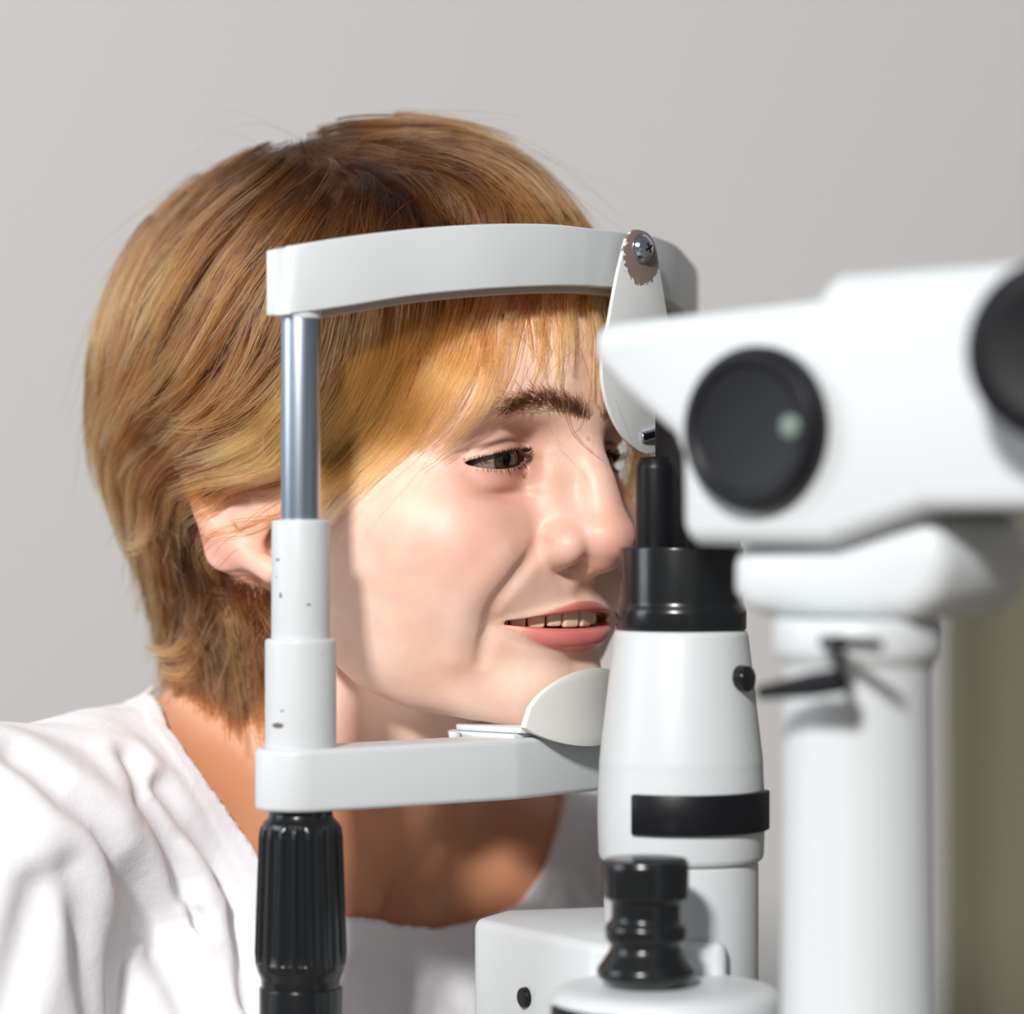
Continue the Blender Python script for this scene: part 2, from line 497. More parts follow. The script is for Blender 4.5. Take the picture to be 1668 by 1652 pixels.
# ------------------------------------------------------------------ person: materials
def skin_material():
    m, nt, b = new_mat('skin')
    N, Lk = nt.nodes.new, nt.links.new
    setp(b, rough=0.44, spec=0.42, sss=0.24, sssr=(1.0, 0.36, 0.2), ssss=0.004)
    tc = N('ShaderNodeTexCoord')
    big = N('ShaderNodeTexNoise'); big.inputs['Scale'].default_value = 55; big.inputs['Detail'].default_value = 5
    Lk(tc.outputs['Object'], big.inputs['Vector'])
    base = N('ShaderNodeMixRGB'); base.inputs[1].default_value = (*srgb(240, 206, 186), 1); base.inputs[2].default_value = (*srgb(232, 188, 166), 1)
    r1 = N('ShaderNodeMapRange'); r1.inputs[1].default_value = .35; r1.inputs[2].default_value = .7
    Lk(big.outputs['Fac'], r1.inputs[0]); Lk(r1.outputs[0], base.inputs[0])
    def layer(prev, attr, col):
        at = N('ShaderNodeAttribute'); at.attribute_name = attr
        mx = N('ShaderNodeMixRGB'); mx.inputs[2].default_value = (*col, 1)
        Lk(at.outputs['Fac'], mx.inputs[0]); Lk(prev.outputs[0], mx.inputs[1])
        return mx
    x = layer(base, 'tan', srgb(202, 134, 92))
    x = layer(x, 'blush', srgb(232, 150, 132))
    x = layer(x, 'lips', srgb(220, 126, 118))
    x = layer(x, 'lip_upper', srgb(178, 92, 82))
    x = layer(x, 'lidshade', srgb(176, 120, 98))
    x = layer(x, 'lidline', srgb(70, 42, 34))
    # sparse moles
    vo = N('ShaderNodeTexVoronoi'); vo.inputs['Scale'].default_value = 38
    Lk(tc.outputs['Object'], vo.inputs['Vector'])
    lt = N('ShaderNodeMapRange'); lt.inputs[1].default_value = 0.030; lt.inputs[2].default_value = 0.055; lt.inputs[3].default_value = 0.45; lt.inputs[4].default_value = 0
    Lk(vo.outputs['Distance'], lt.inputs[0])
    mx = N('ShaderNodeMixRGB'); mx.inputs[2].default_value = (*srgb(190, 130, 100), 1)
    Lk(lt.outputs[0], mx.inputs[0]); Lk(x.outputs[0], mx.inputs[1])
    Lk(mx.outputs[0], b.inputs['Base Color'])
    at = N('ShaderNodeAttribute'); at.attribute_name = 'lips'
    rr = N('ShaderNodeMapRange'); rr.inputs[3].default_value = 0.44; rr.inputs[4].default_value = 0.26
    Lk(at.outputs['Fac'], rr.inputs[0]); Lk(rr.outputs[0], b.inputs['Roughness'])
    pore = N('ShaderNodeTexNoise'); pore.inputs['Scale'].default_value = 1100; pore.inputs['Detail'].default_value = 3
    Lk(tc.outputs['Object'], pore.inputs['Vector'])
    bp = N('ShaderNodeBump'); bp.inputs['Strength'].default_value = 0.22; bp.inputs['Distance'].default_value = 0.0003
    Lk(pore.outputs['Fac'], bp.inputs['Height']); Lk(bp.outputs['Normal'], b.inputs['Normal'])
    return m

person = empty('person', (O_W.x, O_W.y, 0.0))
tag(person, 'woman with short light brown hair and white shirt resting her chin on the chin rest', 'person')

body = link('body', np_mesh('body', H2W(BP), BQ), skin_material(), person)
F_, L_, U_ = BP[:, 0], BP[:, 1], BP[:, 2]
A_ = np.sqrt(L_ * L_ + 7) - 1.2
du = chain(F_, A_, U_, UPPER, UPR); dl = chain(F_, A_, U_, LOWER, LOR)
lips = np.maximum(sstep(0.5, -0.1, du) * 0.9, sstep(0.5, -0.1, dl)) * (A_ < MW + .5) * (F_ > 92)
inside = (F_ < lip_F(np.minimum(A_, MW)) - 9) & (U_ < -44) & (U_ > -60) & (A_ < MW) & (F_ > 70)
lips = np.where(inside, 1.0, lips)
vattr(body.data, 'lips', lips)
vattr(body.data, 'lip_upper', 0.75 * sstep(0.5, -0.1, du) * (A_ < MW) * (F_ > 92) * (U_ > -53))
blush = 0.42 * bump3(F_, A_, U_, (80, 45, -22), (30, 17, 15)) + 0.55 * bump3(F_, A_, U_, (126, 0, -18), (14, 12, 14)) + 0.5 * bump3(F_, A_, U_, (-15, 86, -10), (25, 14, 40)) + 0.4 * bump3(F_, A_, U_, (95, 31, 6), (12, 20, 10))
vattr(body.data, 'blush', np.clip(blush, 0, 1))
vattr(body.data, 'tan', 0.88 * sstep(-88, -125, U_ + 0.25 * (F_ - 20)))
x_ = A_ - EYE[1]; rr_ = np.sqrt((F_ - EYE[0]) ** 2 + x_ ** 2 + (U_ - EYE[2]) ** 2)
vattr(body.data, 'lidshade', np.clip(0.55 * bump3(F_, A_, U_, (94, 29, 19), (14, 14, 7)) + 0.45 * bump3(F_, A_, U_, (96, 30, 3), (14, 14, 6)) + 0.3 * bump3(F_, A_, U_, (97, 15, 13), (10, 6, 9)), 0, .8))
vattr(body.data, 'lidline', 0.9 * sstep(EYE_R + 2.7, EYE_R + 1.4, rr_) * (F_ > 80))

# ---- eyes
def eye_material():
    m, nt, b = new_mat('eye')
    N, Lk = nt.nodes.new, nt.links.new
    tc = N('ShaderNodeTexCoord'); sep = N('ShaderNodeSeparateXYZ'); Lk(tc.outputs['Object'], sep.inputs[0])
    # local +X is the gaze; distance from that axis in units of the radius
    yz = N('ShaderNodeCombineXYZ'); Lk(sep.outputs[1], yz.inputs[1]); Lk(sep.outputs[2], yz.inputs[2])
    ln = N('ShaderNodeVectorMath'); ln.operation = 'LENGTH'; Lk(yz.outputs[0], ln.inputs[0])
    ramp = N('ShaderNodeValToRGB'); cr = ramp.color_ramp
    ml = N('ShaderNodeMath'); ml.operation = 'MULTIPLY'; ml.inputs[1].default_value = 1 / 0.0123
    Lk(ln.outputs['Value'], ml.inputs[0]); Lk(ml.outputs[0], ramp.inputs[0])
    cr.elements[0].position = 0.0; cr.elements[0].color = (0.004, 0.004, 0.004, 1)
    cr.elements[1].position = 1.0; cr.elements[1].color = (*srgb(140, 116, 104), 1)  # white of the eye darkened, shade of the socket put into its colour
    for p, c in ((0.2, (0.004, .004, .004)), (0.23, srgb(60, 52, 30)), (0.40, srgb(62, 58, 38)), (0.47, srgb(30, 30, 24)), (0.53, srgb(150, 128, 116))):
        e = cr.elements.new(p); e.color = (*c, 1)
    Lk(ramp.outputs[0], b.inputs['Base Color'])
    setp(b, rough=0.06, spec=0.6)
    return m
eye_mat = eye_material()
def eyeball(side):
    bm = bmesh.new()
    bmesh.ops.create_uvsphere(bm, u_segments=48, v_segments=32, radius=EYE_R / 1000)
    me = bpy.data.meshes.new('eye'); bm.to_mesh(me); bm.free()
    o = link('eye', me, eye_mat, person)
    c = H2W(np.array([EYE[0], side * EYE[1], EYE[2]]))
    o.location = c
    g = Vector(H2W(np.array([EYE[0] + 20, side * EYE[1] - 2.5 , EYE[2] - 1.2])) - c)
    o.rotation_euler = g.to_track_quat('X', 'Z').to_euler()
    return o
for s_ in (-1, 1): eyeball(s_)

# ---- teeth, each its own piece
tooth_mat = plain('tooth', srgb(226, 206, 176), 0.25, sss=0.1, ssss=0.002)
gum_mat = plain('mouth_lining', srgb(110, 40, 36), 0.5)
tw = [8.2, 6.6, 7.4, 6.8, 6.8, 6.8, 6.8]
arc = 0.4
tm = {}
def tooth(side, k, a0):
    w = tw[k]
    bm = bmesh.new()
    bmesh.ops.create_cube(bm, size=1)
    for v in bm.verts:
        v.co.x *= 3.4; v.co.y *= w * 1.0 * (1.0 if v.co.z > 0 else 0.95); v.co.z *= 9.5
    bmesh.ops.bevel(bm, geom=list(bm.edges), offset=1.5, segments=3, affect='EDGES', profile=0.6)
    # along the dental arch: F = 107.5 - 0.021 A^2
    amid = a0 + w / 2
    f = 107.5 - 0.0205 * amid ** 2
    sl = math.atan(0.041 * amid)
    Rm = Matrix.Rotation(side * sl, 4, 'Z')
    for v in bm.verts:
        p = Rm @ v.co
        q = H2W(np.array([f + p.x, side * amid + p.y, -50.6 + p.z + (0.5 if k == 1 else 0)]))
        v.co = q
    me = bpy.data.meshes.new('tooth'); bm.to_mesh(me); bm.free()
    link('tooth', me, tooth_mat, person)
for s_ in (-1, 1):
    a0 = arc
    for k in range(7):
        tooth(s_, k, a0); a0 += tw[k] * math.cos(math.atan(0.041 * (a0 + tw[k] / 2)))
# ------------------------------------------------------------------ shirt
fold_px = [([(30, 1232), (111, 1295), (160, 1340), (193, 1407), (223, 1452), (260, 1519), (297, 1600), (320, 1660)], 5.5, 7.0),
           ([(212, 1240), (230, 1303), (275, 1377), (305, 1470), (318, 1520)], 3.6, 5.0),
           ([(262, 1285), (305, 1340), (346, 1396), (368, 1470), (394, 1563), (405, 1640)], 4.6, 5.0),
           ([(60, 1450), (37, 1548), (10, 1648)], 4.0, 7.0),
           ([(110, 1420), (130, 1507), (149, 1660)], 2.6, 7.0),
           ([(330, 1500), (352, 1580), (362, 1650)], 2.4, 5.0),
           ([(590, 1540), (608, 1580), (623, 1660)], 3.0, 6.0), ([(690, 1545), (660, 1580), (655, 1650)], 2.6, 5.0),
           ([(905, 1370), (925, 1420), (945, 1470)], 3.6, 5.0), ([(960, 1330), (950, 1390), (975, 1450)], 3.0, 5.0)]
folds = []
for pts, dep, sg in fold_px:
    q = np.array(pts, float)
    P3, _ = march(lambda F, L, U: torso_field(F, L, U) - 4, q[:, 0], q[:, 1])
    folds.append((P3, dep, sg))

def shirt_field(F, L, U):
    d = smin(torso_field(F, L, U), cone(F, np.abs(L), U, (-32, 0, -15), (-44, 0, -150), 52, 57), 30) - 3.6
    g = 0
    for P3, dep, sg in folds:
        fd = chain(F, L, U, P3, [0.0] * len(P3))
        g = g + dep * np.exp(-(fd / sg) ** 2) - 0.55 * dep * np.exp(-((fd - 2.1 * sg) / (1.2 * sg)) ** 2)
    w = 0.9 * np.sin(0.10 * L + 0.05 * F + 0.6 * np.sin(0.03 * U)) * np.sin(0.035 * U + 0.04 * F + 1.0) + 0.5 * np.sin(0.21 * L - 0.16 * F + 0.07 * U) * np.sin(0.06 * U - 0.05 * L)
    cut = neck_cut(F, L, U)
    k = sstep(-8, -24, cut)
    d = d + (g + w) * (0.1 + 0.9 * k) - 0.7 * sstep(-8.8, -7.6, cut)
    wv = (F - NC[0]) * NA[0] + (L - NC[1]) * NA[1] + (U - NC[2]) * NA[2]
    d = smax(d, np.minimum(cut, wv + 75), 1.4)
    return np.maximum(d, -325 - U)
SP, SQ = surface(shirt_field, axis((-190, 70, 1.9)), axis((-262, 150, 1.9), (150, 260, 4)), axis((-330, -240, 5), (-240, -62, 1.8)), newton=2)

def shirt_material():
    m, nt, b = new_mat('white_cotton')
    setp(b, base=srgb(243, 242, 246), rough=0.85, spec=0.2, sheen=0.15)
    N, Lk = nt.nodes.new, nt.links.new
    tc = N('ShaderNodeTexCoord')
    n = N('ShaderNodeTexNoise'); n.inputs['Scale'].default_value = 900; n.inputs['Detail'].default_value = 2
    n2 = N('ShaderNodeTexNoise'); n2.inputs['Scale'].default_value = 70; n2.inputs['Detail'].default_value = 6
    ad = N('ShaderNodeMath'); ad.operation = 'MULTIPLY_ADD'; ad.inputs[1].default_value = 5.0
    for q in (n, n2): Lk(tc.outputs['Object'], q.inputs['Vector'])
    Lk(n2.outputs['Fac'], ad.inputs[0]); Lk(n.outputs['Fac'], ad.inputs[2])
    bp = N('ShaderNodeBump'); bp.inputs['Strength'].default_value = 0.35; bp.inputs['Distance'].default_value = 0.0004
    Lk(ad.outputs[0], bp.inputs['Height']); Lk(bp.outputs['Normal'], b.inputs['Normal'])
    return m
shirt_mat = shirt_material()
shirt = link('shirt', np_mesh('shirt', H2W(SP), SQ), shirt_mat, person)
shirt['label'] = 'white cotton shirt with wide hemmed neckline'

# ------------------------------------------------------------------ hair
HL_U = np.array([-140, -100, -40, -10, 2, 11, 22, 45, 62, 74, 84, 140, 200], np.float32)
HL_F = np.array([-34, -30, -27, -24, -4, 30, 42, 62, 80, 96, 112, 140, 150], np.float32)
def hair_cap(F, L, U):
    A = np.abs(L)
    d = ell(F, A, U, (-11, 0, 48), (127, 101, 108))
    d = smin(d, cone(F, A, U, (-46, 0, 4), (-40, 0, -78), 81, 60), 18)
    d = smax(d, F - np.interp(U, HL_U, HL_F), 14)
    d = smax(d, -112 - U, 8)
    # the fuller tuft across the top, the dent along the part below it
    d = d - 6.0 * bump3(F, L, U, (38, 10, 140), (55, 26, 22))
    d = d + 8.0 * np.exp(-(chain(F, L, U, [(-5, -40, 140), (40, -42, 128), (85, -38, 98)], [0, 0, 0]) / 11) ** 2)
    d = d + 6.0 * np.exp(-(chain(F, L, U, [(-60, -92, 18), (-20, -105, 22), (20, -100, 22)], [0, 0, 0]) / 8) ** 2)
    return d
def hair_surf(F, L, U):
    return smin(hair_cap(F, L, U), smin(head_field(F, L, U), neck_field(F, L, U), 14), 16)
CP, CQ = surface(lambda F, L, U: hair_cap(F, L, U) + 5.0, axis((-150, 140, 2.5)), axis((-112, 112, 2.5)), axis((-116, 165, 2.5)), newton=2)

def hair_material(name, root, mid, tip, rough=0.25):
    m, nt, b = new_mat(name)
    N, Lk = nt.nodes.new, nt.links.new
    nt.nodes.remove(b)
    out = nt.nodes['Material Output']
    h = N('ShaderNodeBsdfHairPrincipled'); h.model = 'CHIANG'; h.parametrization = 'COLOR'
    info = N('ShaderNodeHairInfo'); ramp = N('ShaderNodeValToRGB'); cr = ramp.color_ramp
    cr.elements[0].position = 0.0; cr.elements[0].color = (*root, 1)
    cr.elements[1].position = 1.0; cr.elements[1].color = (*tip, 1)
    e = cr.elements.new(0.38); e.color = (*mid, 1)
    Lk(info.outputs['Intercept'], ramp.inputs[0])
    at = N('ShaderNodeAttribute'); at.attribute_name = 'tone'; at.attribute_type = 'GEOMETRY'
    hv = N('ShaderNodeMixRGB'); hv.blend_type = 'MULTIPLY'; hv.inputs[0].default_value = 1
    cmb = N('ShaderNodeCombineColor')
    for i in range(3): Lk(at.outputs['Fac'], cmb.inputs[i])
    Lk(ramp.outputs[0], hv.inputs[1]); Lk(cmb.outputs[0], hv.inputs[2])
    Lk(hv.outputs[0], h.inputs['Color'])
    h.inputs['Roughness'].default_value = rough
    h.inputs['Radial Roughness'].default_value = 0.5
    h.inputs['Coat'].default_value = 0.0
    h.inputs['IOR'].default_value = 1.5
    Lk(h.outputs[0], out.inputs['Surface'])
    return m

def curves_obj(name, strands, radius, tone, mat, parent, tip=0.35):
    """strands: (N, K, 3) world metres"""
    n, k = strands.shape[:2]
    cu = bpy.data.hair_curves.new(name)
    cu.add_curves([k] * n)
    cu.attributes['position'].data.foreach_set('vector', strands.astype(np.float32).ravel())
    r = cu.attributes.get('radius') or cu.attributes.new('radius', 'FLOAT', 'POINT')
    t = np.linspace(0, 1, k)
    prof = np.where(t < 0.7, 1.0, 1.0 - (1 - tip) * (t - 0.7) / 0.3)
    rad = np.broadcast_to(np.asarray(radius).reshape(-1, 1), (n, 1)) * prof[None]
    r.data.foreach_set('value', rad.astype(np.float32).ravel())
    a = cu.attributes.new('tone', 'FLOAT', 'CURVE')
    a.data.foreach_set('value', np.broadcast_to(tone, (n,)).astype(np.float32))
    cu.materials.append(mat)
    o = bpy.data.objects.new(name, cu)
    C.objects.link(o)
    o['kind'] = 'stuff'
    if parent:
        o.parent = parent
        if not parent.parent:
            o.matrix_parent_inverse = Matrix.Translation(-parent.location)
    return o

rng = np.random.default_rng(7)
# combing directions on the visible side: photo spot + direction, lifted onto the hair surface
comb = [(620, 225, 1, -.15), (720, 205, 1, .1), (810, 235, .9, .4), (880, 275, .8, .55), (960, 335, .62, .78), (700, 250, 1, .12), (830, 290, .9, .42), (560, 235, .5, -.1),
        (640, 330, -.15, 1), (750, 335, 0, 1), (850, 345, .1, 1), (930, 355, .25, 1), (640, 400, -.15, 1), (750, 420, -.05, 1), (850, 420, .05, 1),
        (560, 320, -.45, 1), (540, 400, -.35, 1), (480, 330, -.8, .75), (490, 265, -.95, .4), (420, 262, -.9, .5), (330, 330, -.72, .72), (250, 400, -.58, .85), (400, 400, -.65, .8), (500, 450, -.35, .95),
        (190, 500, -.3, 1), (300, 480, -.55, .85), (420, 500, -.38, .95), (165, 590, .0, 1), (230, 580, -.28, .95), (330, 590, -.5, .85), (430, 610, -.5, .85),
        (440, 680, -.8, .55), (340, 670, -.9, .42), (240, 660, -.98, .15), (175, 655, -.8, .5), (500, 640, -.6, .8), (500, 700, -.7, .6),
        (440, 740, -.95, .25), (430, 790, -1, .12), (340, 760, -1, .12), (260, 770, -.8, .5), (215, 780, -.1, 1), (400, 830, -.95, .25),
        (225, 840, .1, 1), (250, 900, .2, 1), (280, 960, .25, 1), (300, 860, .12, 1), (330, 960, .2, 1), (300, 1030, .0, 1), (360, 1030, .15, 1), (330, 1090, .15, 1), (400, 1090, .2, 1), (270, 1060, -.6, .7),
        (560, 520, -.12, 1), (555, 600, -.2, 1), (555, 700, -.3, .95), (550, 780, -.35, .9), (585, 790, -.7, .7), (650, 520, -.08, 1), (645, 620, -.28, .95), (640, 705, -.55, .82), (620, 775, -.86, .5),
        (740, 520, -.08, 1), (730, 600, -.3, .95), (720, 678, -.66, .74), (700, 738, -.88, .46), (820, 520, -.06, 1), (815, 590, -.25, .95), (800, 656, -.6, .8), (780, 708, -.85, .5),
        (880, 510, .05, 1), (880, 590, .0, 1), (870, 650, -.5, .85), (930, 520, .1, 1), (940, 600, .15, 1)]
cp = np.array(comb, float)
GP, _ok = march(hair_surf, cp[:, 0], cp[:, 1])
_, GN = grad(hair_surf, GP, 1.0)
def screen_dir(P, N_, d2):
    """the tangent direction at P that looks like d2 (x right, y down) from the camera"""
    right = np.array([SA, CA, 0.0]); down = np.array([0, 0, -1.0])
    v = right[None] * d2[:, :1] + down[None] * d2[:, 1:2]
    view = P - CAM_H; view /= np.linalg.norm(view, axis=1, keepdims=True)
    k = (v * N_).sum(1) / np.where(np.abs((view * N_).sum(1)) < .3, -.3, (view * N_).sum(1))
    v = v - np.clip(k, -1.5, 1.5)[:, None] * view
    return v / np.linalg.norm(v, axis=1, keepdims=True)
GD = screen_dir(GP, GN, cp[:, 2:4])
GW = np.ones(len(GP))
keep = GP[:, 1] < -32
MP, MD = GP[keep].copy(), GD[keep].copy(); MP[:, 1] *= -1; MD[:, 1] *= -1
extra = np.array([(-120, 0, 60, -.2, 0, -1), (-125, 0, 20, 0, 0, -1), (-105, 0, -30, .1, 0, -1), (-95, 0, -70, .1, 0, -1), (-100, 0, 110, -.7, 0, -.7), (-60, 0, 145, -1, 0, -.3),
                  (-20, 0, 155, .3, .3, 0), (-90, 60, 40, -.1, .1, -1), (-40, 95, 50, -.3, .2, -1), (-80, 60, 100, -.5, .5, -.7), (-20, 70, 130, .1, .8, -.5), (50, 50, 130, .7, .5, -.5), (70, 70, 80, .3, .3, -1), (100, 45, 85, .4, .2, -1)], float)
GP = np.concatenate([GP, MP, extra[:, :3]]); GD = np.concatenate([GD, MD, extra[:, 3:] / np.linalg.norm(extra[:, 3:], axis=1, keepdims=True)])

def comb_dir(P, sig=17.0):
    D2 = ((P[:, None, :] - GP[None]) ** 2).sum(-1)
    m = D2.min(1, keepdims=True)
    w = np.exp(-(D2 - m) / (2 * sig * sig))
    v = w @ GD
    return v / np.maximum(np.linalg.norm(v, axis=1, keepdims=True), 1e-6)

def comb_trace(P, length, k, lift0, lift1, jit=0.12, sag=0.0):
    """strands that follow the combing over the hair surface"""
    n = len(P)
    out = np.empty((n, k, 3)); step = (length / (k - 1))[:, None]
    wob = rng.normal(0, jit, (n, 3)); ph = rng.uniform(0, 6.28, n)
    prev = None
    for i in range(k):
        d, G = grad(hair_surf, P, 1.0)
        h = lift0 + (lift1 - lift0) * (i / (k - 1)) ** 1.5
        P = P - ((d - h) * 0.85)[:, None] * G
        out[:, i] = P
        v = comb_dir(P) + wob * (1 + 0.6 * np.sin(i * .7 + ph))[:, None]
        v[:, 2] -= sag
        v = v - (v * G).sum(1, keepdims=True) * G
        v /= np.maximum(np.linalg.norm(v, axis=1, keepdims=True), 1e-6)
        if prev is not None:
            v = 0.65 * v + 0.35 * prev; v /= np.linalg.norm(v, axis=1, keepdims=True)
        prev = v
        P = P + v * step
    return out

def spread(guides, m, s0, s1, lift=1.0, fuzz=0.25):
    """m strands round every guide"""
    n, k = guides.shape[:2]
    t = np.linspace(0, 1, k)
    tang = np.gradient(guides, axis=1); tang /= np.linalg.norm(tang, axis=2, keepdims=True) + 1e-9
    d, G = grad(hair_surf, guides.reshape(-1, 3), 1.0); G = G.reshape(n, k, 3)
    side = np.cross(tang, G); side /= np.linalg.norm(side, axis=2, keepdims=True) + 1e-9
    u = rng.normal(0, 1, (n, m, 1)); v = rng.normal(0, 1, (n, m, 1))
    conv = (s0 + (s1 - s0) * t)[None, None, :]
    du = u * conv * (1 + 0.3 * np.sin(t[None, None] * rng.uniform(2, 7, (n, m, 1)) + rng.uniform(0, 6.28, (n, m, 1))))
    dv = v * conv * 0.45 * lift
    S = guides[:, None] + side[:, None] * du[..., None] + G[:, None] * dv[..., None]
    S = S + rng.normal(0, 1, (n, m, 1, 3)) * (fuzz * t[None, None, :, None] ** 2 * 4)
    shift = np.cumsum(rng.normal(0, fuzz * 0.35, (n, m, k, 3)), axis=2)
    return (S + shift).reshape(n * m, k, 3)

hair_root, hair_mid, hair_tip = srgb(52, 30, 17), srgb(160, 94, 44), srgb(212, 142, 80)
hair_mat = hair_material('hair_strand', hair_root, hair_mid, hair_tip)
cap_mat = plain('hair_underlayer', srgb(72, 45, 26), 0.6, bump=(300, 0.5, 0.001))
hair = link('hair', np_mesh('hair', H2W(CP), CQ), cap_mat, person)
hair['label'] = 'short layered light brown hair with side-swept fringe'

d_, CN = grad(hair_cap, CP, 1.0)
vis = ((CP - CAM_H) * CN).sum(1) < 60
def pick(mask, n):
    i = np.nonzero(mask)[0]
    return CP[rng.choice(i, n)] + rng.normal(0, 1.2, (n, 3))
main = (CP[:, 2] > -20) | (CP[:, 0] < -20)
seedsA = pick(vis & main, 1700)
seedsB = pick(~vis & main, 420)
seeds = np.concatenate([seedsA, seedsB])
# hair that grows low is short
low = sstep(10, -80, seeds[:, 2])
length = rng.uniform(48, 92, len(seeds)) * (1 - 0.55 * low) * (1 - 0.62 * sstep(45, 78, seeds[:, 0]) * sstep(130, 110, seeds[:, 2]))
lift = rng.normal(-1.0, 2.2, len(seeds))
gd = comb_trace(seeds, length, 14, lift - 1.5, lift + rng.uniform(-1, 2.5, len(seeds)) * (1 + 1.2 * low), jit=0.10)
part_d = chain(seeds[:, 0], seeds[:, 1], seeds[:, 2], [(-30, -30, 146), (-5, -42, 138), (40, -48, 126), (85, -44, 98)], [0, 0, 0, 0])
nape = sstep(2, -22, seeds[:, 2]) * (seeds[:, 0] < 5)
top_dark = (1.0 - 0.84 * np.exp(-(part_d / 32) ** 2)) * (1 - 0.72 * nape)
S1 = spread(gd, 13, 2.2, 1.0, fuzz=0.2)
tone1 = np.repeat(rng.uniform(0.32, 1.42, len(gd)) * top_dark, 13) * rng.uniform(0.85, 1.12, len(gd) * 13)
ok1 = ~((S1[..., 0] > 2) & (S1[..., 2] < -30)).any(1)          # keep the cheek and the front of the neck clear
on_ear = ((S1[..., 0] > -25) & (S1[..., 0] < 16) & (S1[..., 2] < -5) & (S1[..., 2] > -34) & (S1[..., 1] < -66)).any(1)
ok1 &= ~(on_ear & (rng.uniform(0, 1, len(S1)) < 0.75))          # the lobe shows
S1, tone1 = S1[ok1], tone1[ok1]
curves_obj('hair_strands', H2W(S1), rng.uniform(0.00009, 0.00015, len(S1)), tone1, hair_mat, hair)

# fringe swept over the forehead to the temple
nf = 247
fx = np.concatenate([rng.uniform(536, 690, 178), rng.uniform(690, 790, 40), rng.uniform(790, 875, 13), rng.uniform(880, 975, 16)])
fy = rng.uniform(430, 500, nf)
FP, _ok = march(hair_surf, fx, fy)
fl = np.where(fx < 885, rng.uniform(68, 122, nf), rng.uniform(26, 52, nf)) * np.where(fx < 640, 1.0, 1.04) * np.where((fx > 780) & (fx < 885), 0.82, 1.0)
lf = rng.uniform(0.8, 4.0, nf)
gd = comb_trace(FP, fl, 16, lf + 1.0, lf * 0.8, jit=0.07)
S2 = spread(gd, 11, 1.9, 1.15, fuzz=0.12)
tone2 = np.repeat(rng.uniform(0.8, 1.25, nf), 11) * rng.uniform(0.88, 1.1, nf * 11)
fringe_mat = hair_material('fringe_strand', srgb(146, 80, 38), srgb(214, 128, 64), srgb(232, 154, 92))
ok2 = ~((S2[..., 0] > 64) & (S2[..., 2] < 7)).any(1)
S2, tone2 = S2[ok2], tone2[ok2]
fr = curves_obj('fringe', H2W(S2), rng.uniform(0.00008, 0.00013, len(S2)), tone2, fringe_mat, hair)

# loose strands standing off the head
sd = pick(vis & (CP[:, 2] > 50), 150)
lf = rng.uniform(0, 2, 150)
gd = comb_trace(sd, rng.uniform(50, 110, 150), 18, lf, lf + rng.uniform(3, 20, 150), jit=0.32)
curves_obj('flyaway_strands', H2W(gd), 0.00007, rng.uniform(0.6, 1.0, 150), hair_mat, hair)
# long stray hairs arching off the crown
arcs = [[(520, 238), (450, 206), (370, 180), (305, 205), (285, 240)], [(500, 236), (430, 202), (350, 216), (310, 262)], [(470, 245), (400, 262), (310, 268), (250, 312), (226, 348)], [(430, 240), (370, 215), (320, 250), (300, 300)],
        [(700, 202), (640, 180), (580, 190), (520, 216)], [(680, 200), (610, 186), (560, 200), (500, 232)], [(640, 205), (720, 186), (800, 194), (860, 226), (905, 268)], [(650, 200), (760, 182), (845, 206), (900, 258)], [(700, 205), (790, 200), (850, 232), (893, 272)], [(880, 255), (950, 282), (995, 298), (1012, 316)], [(860, 250), (925, 290), (985, 320)], [(230, 400), (190, 440), (168, 500)], [(205, 800), (180, 812), (162, 826)]]
sa_ = []
for q_ in arcs:
    q = np.array(smooth_path(q_, 8)); q = q[np.linspace(0, len(q) - 1, 18).round().astype(int)]
    dep = 0.055 + rng.uniform(-.01, .015)
    sa_.append([W(x, y, dep) for x, y in q])
curves_obj('stray_hairs', np.array(sa_), 0.00006, 0.8, hair_mat, hair)
# darker short hair low on the neck behind the ear
ux, uy = rng.uniform(300, 446, 210), rng.uniform(925, 1105, 210)
uy = np.maximum(uy, 918 + 0.42 * (ux - 330))          # below the lobe
UP, _ok = march(hair_surf, ux, uy)
gd = comb_trace(UP, rng.uniform(14, 32, 210), 9, rng.uniform(0, 3, 210), rng.uniform(1, 6, 210), jit=0.3)
curves_obj('neck_strands', H2W(spread(gd, 9, 1.9, 1.5, fuzz=0.35)), 0.00010, rng.uniform(0.14, 0.48, 1890), hair_mat, hair)
# tufts that flip outwards behind the neck
def tuft(pts, n, wid):
    q = np.array(smooth_path(pts, 5)); P, _ = march(hair_surf, q[:1, 0], q[:1, 1])
    y0 = H2W(P)[0, 1]
    base = np.array([W(x, y, y0) for x, y in q]); t = np.linspace(0, 1, len(q))
    off = rng.normal(0, 1, (n, 1, 3)) * wid * (1 - 0.75 * t)[None, :, None] + rng.normal(0, 1, (n, 1, 3)) * 0.0012 * (t ** 2)[None, :, None]
    return base[None] + off
tf = np.concatenate([tuft([(315, 1000), (305, 1040), (285, 1062), (262, 1066), (243, 1054)], 60, .0035), tuft([(330, 1040), (318, 1078), (300, 1098), (276, 1098), (262, 1088)], 50, .0035), tuft([(245, 820), (238, 862), (230, 884), (216, 892), (206, 886)], 45, .0028)])
curves_obj('flipped_tufts', tf, 0.00009, rng.uniform(0.4, 0.85, len(tf)), hair_mat, hair)
# frayed ends at the nape
sd = pick(vis & (CP[:, 2] < -10), 260)
lf = rng.uniform(0, 3, 260)
gd = comb_trace(sd, rng.uniform(14, 34, 260), 9, lf, lf + rng.uniform(2, 9, 260), jit=0.5)
curves_obj('nape_strands', H2W(spread(gd, 3, 1.2, 1.4, fuzz=0.3)), 0.00008, rng.uniform(0.25, 0.75, 780), hair_mat, hair)

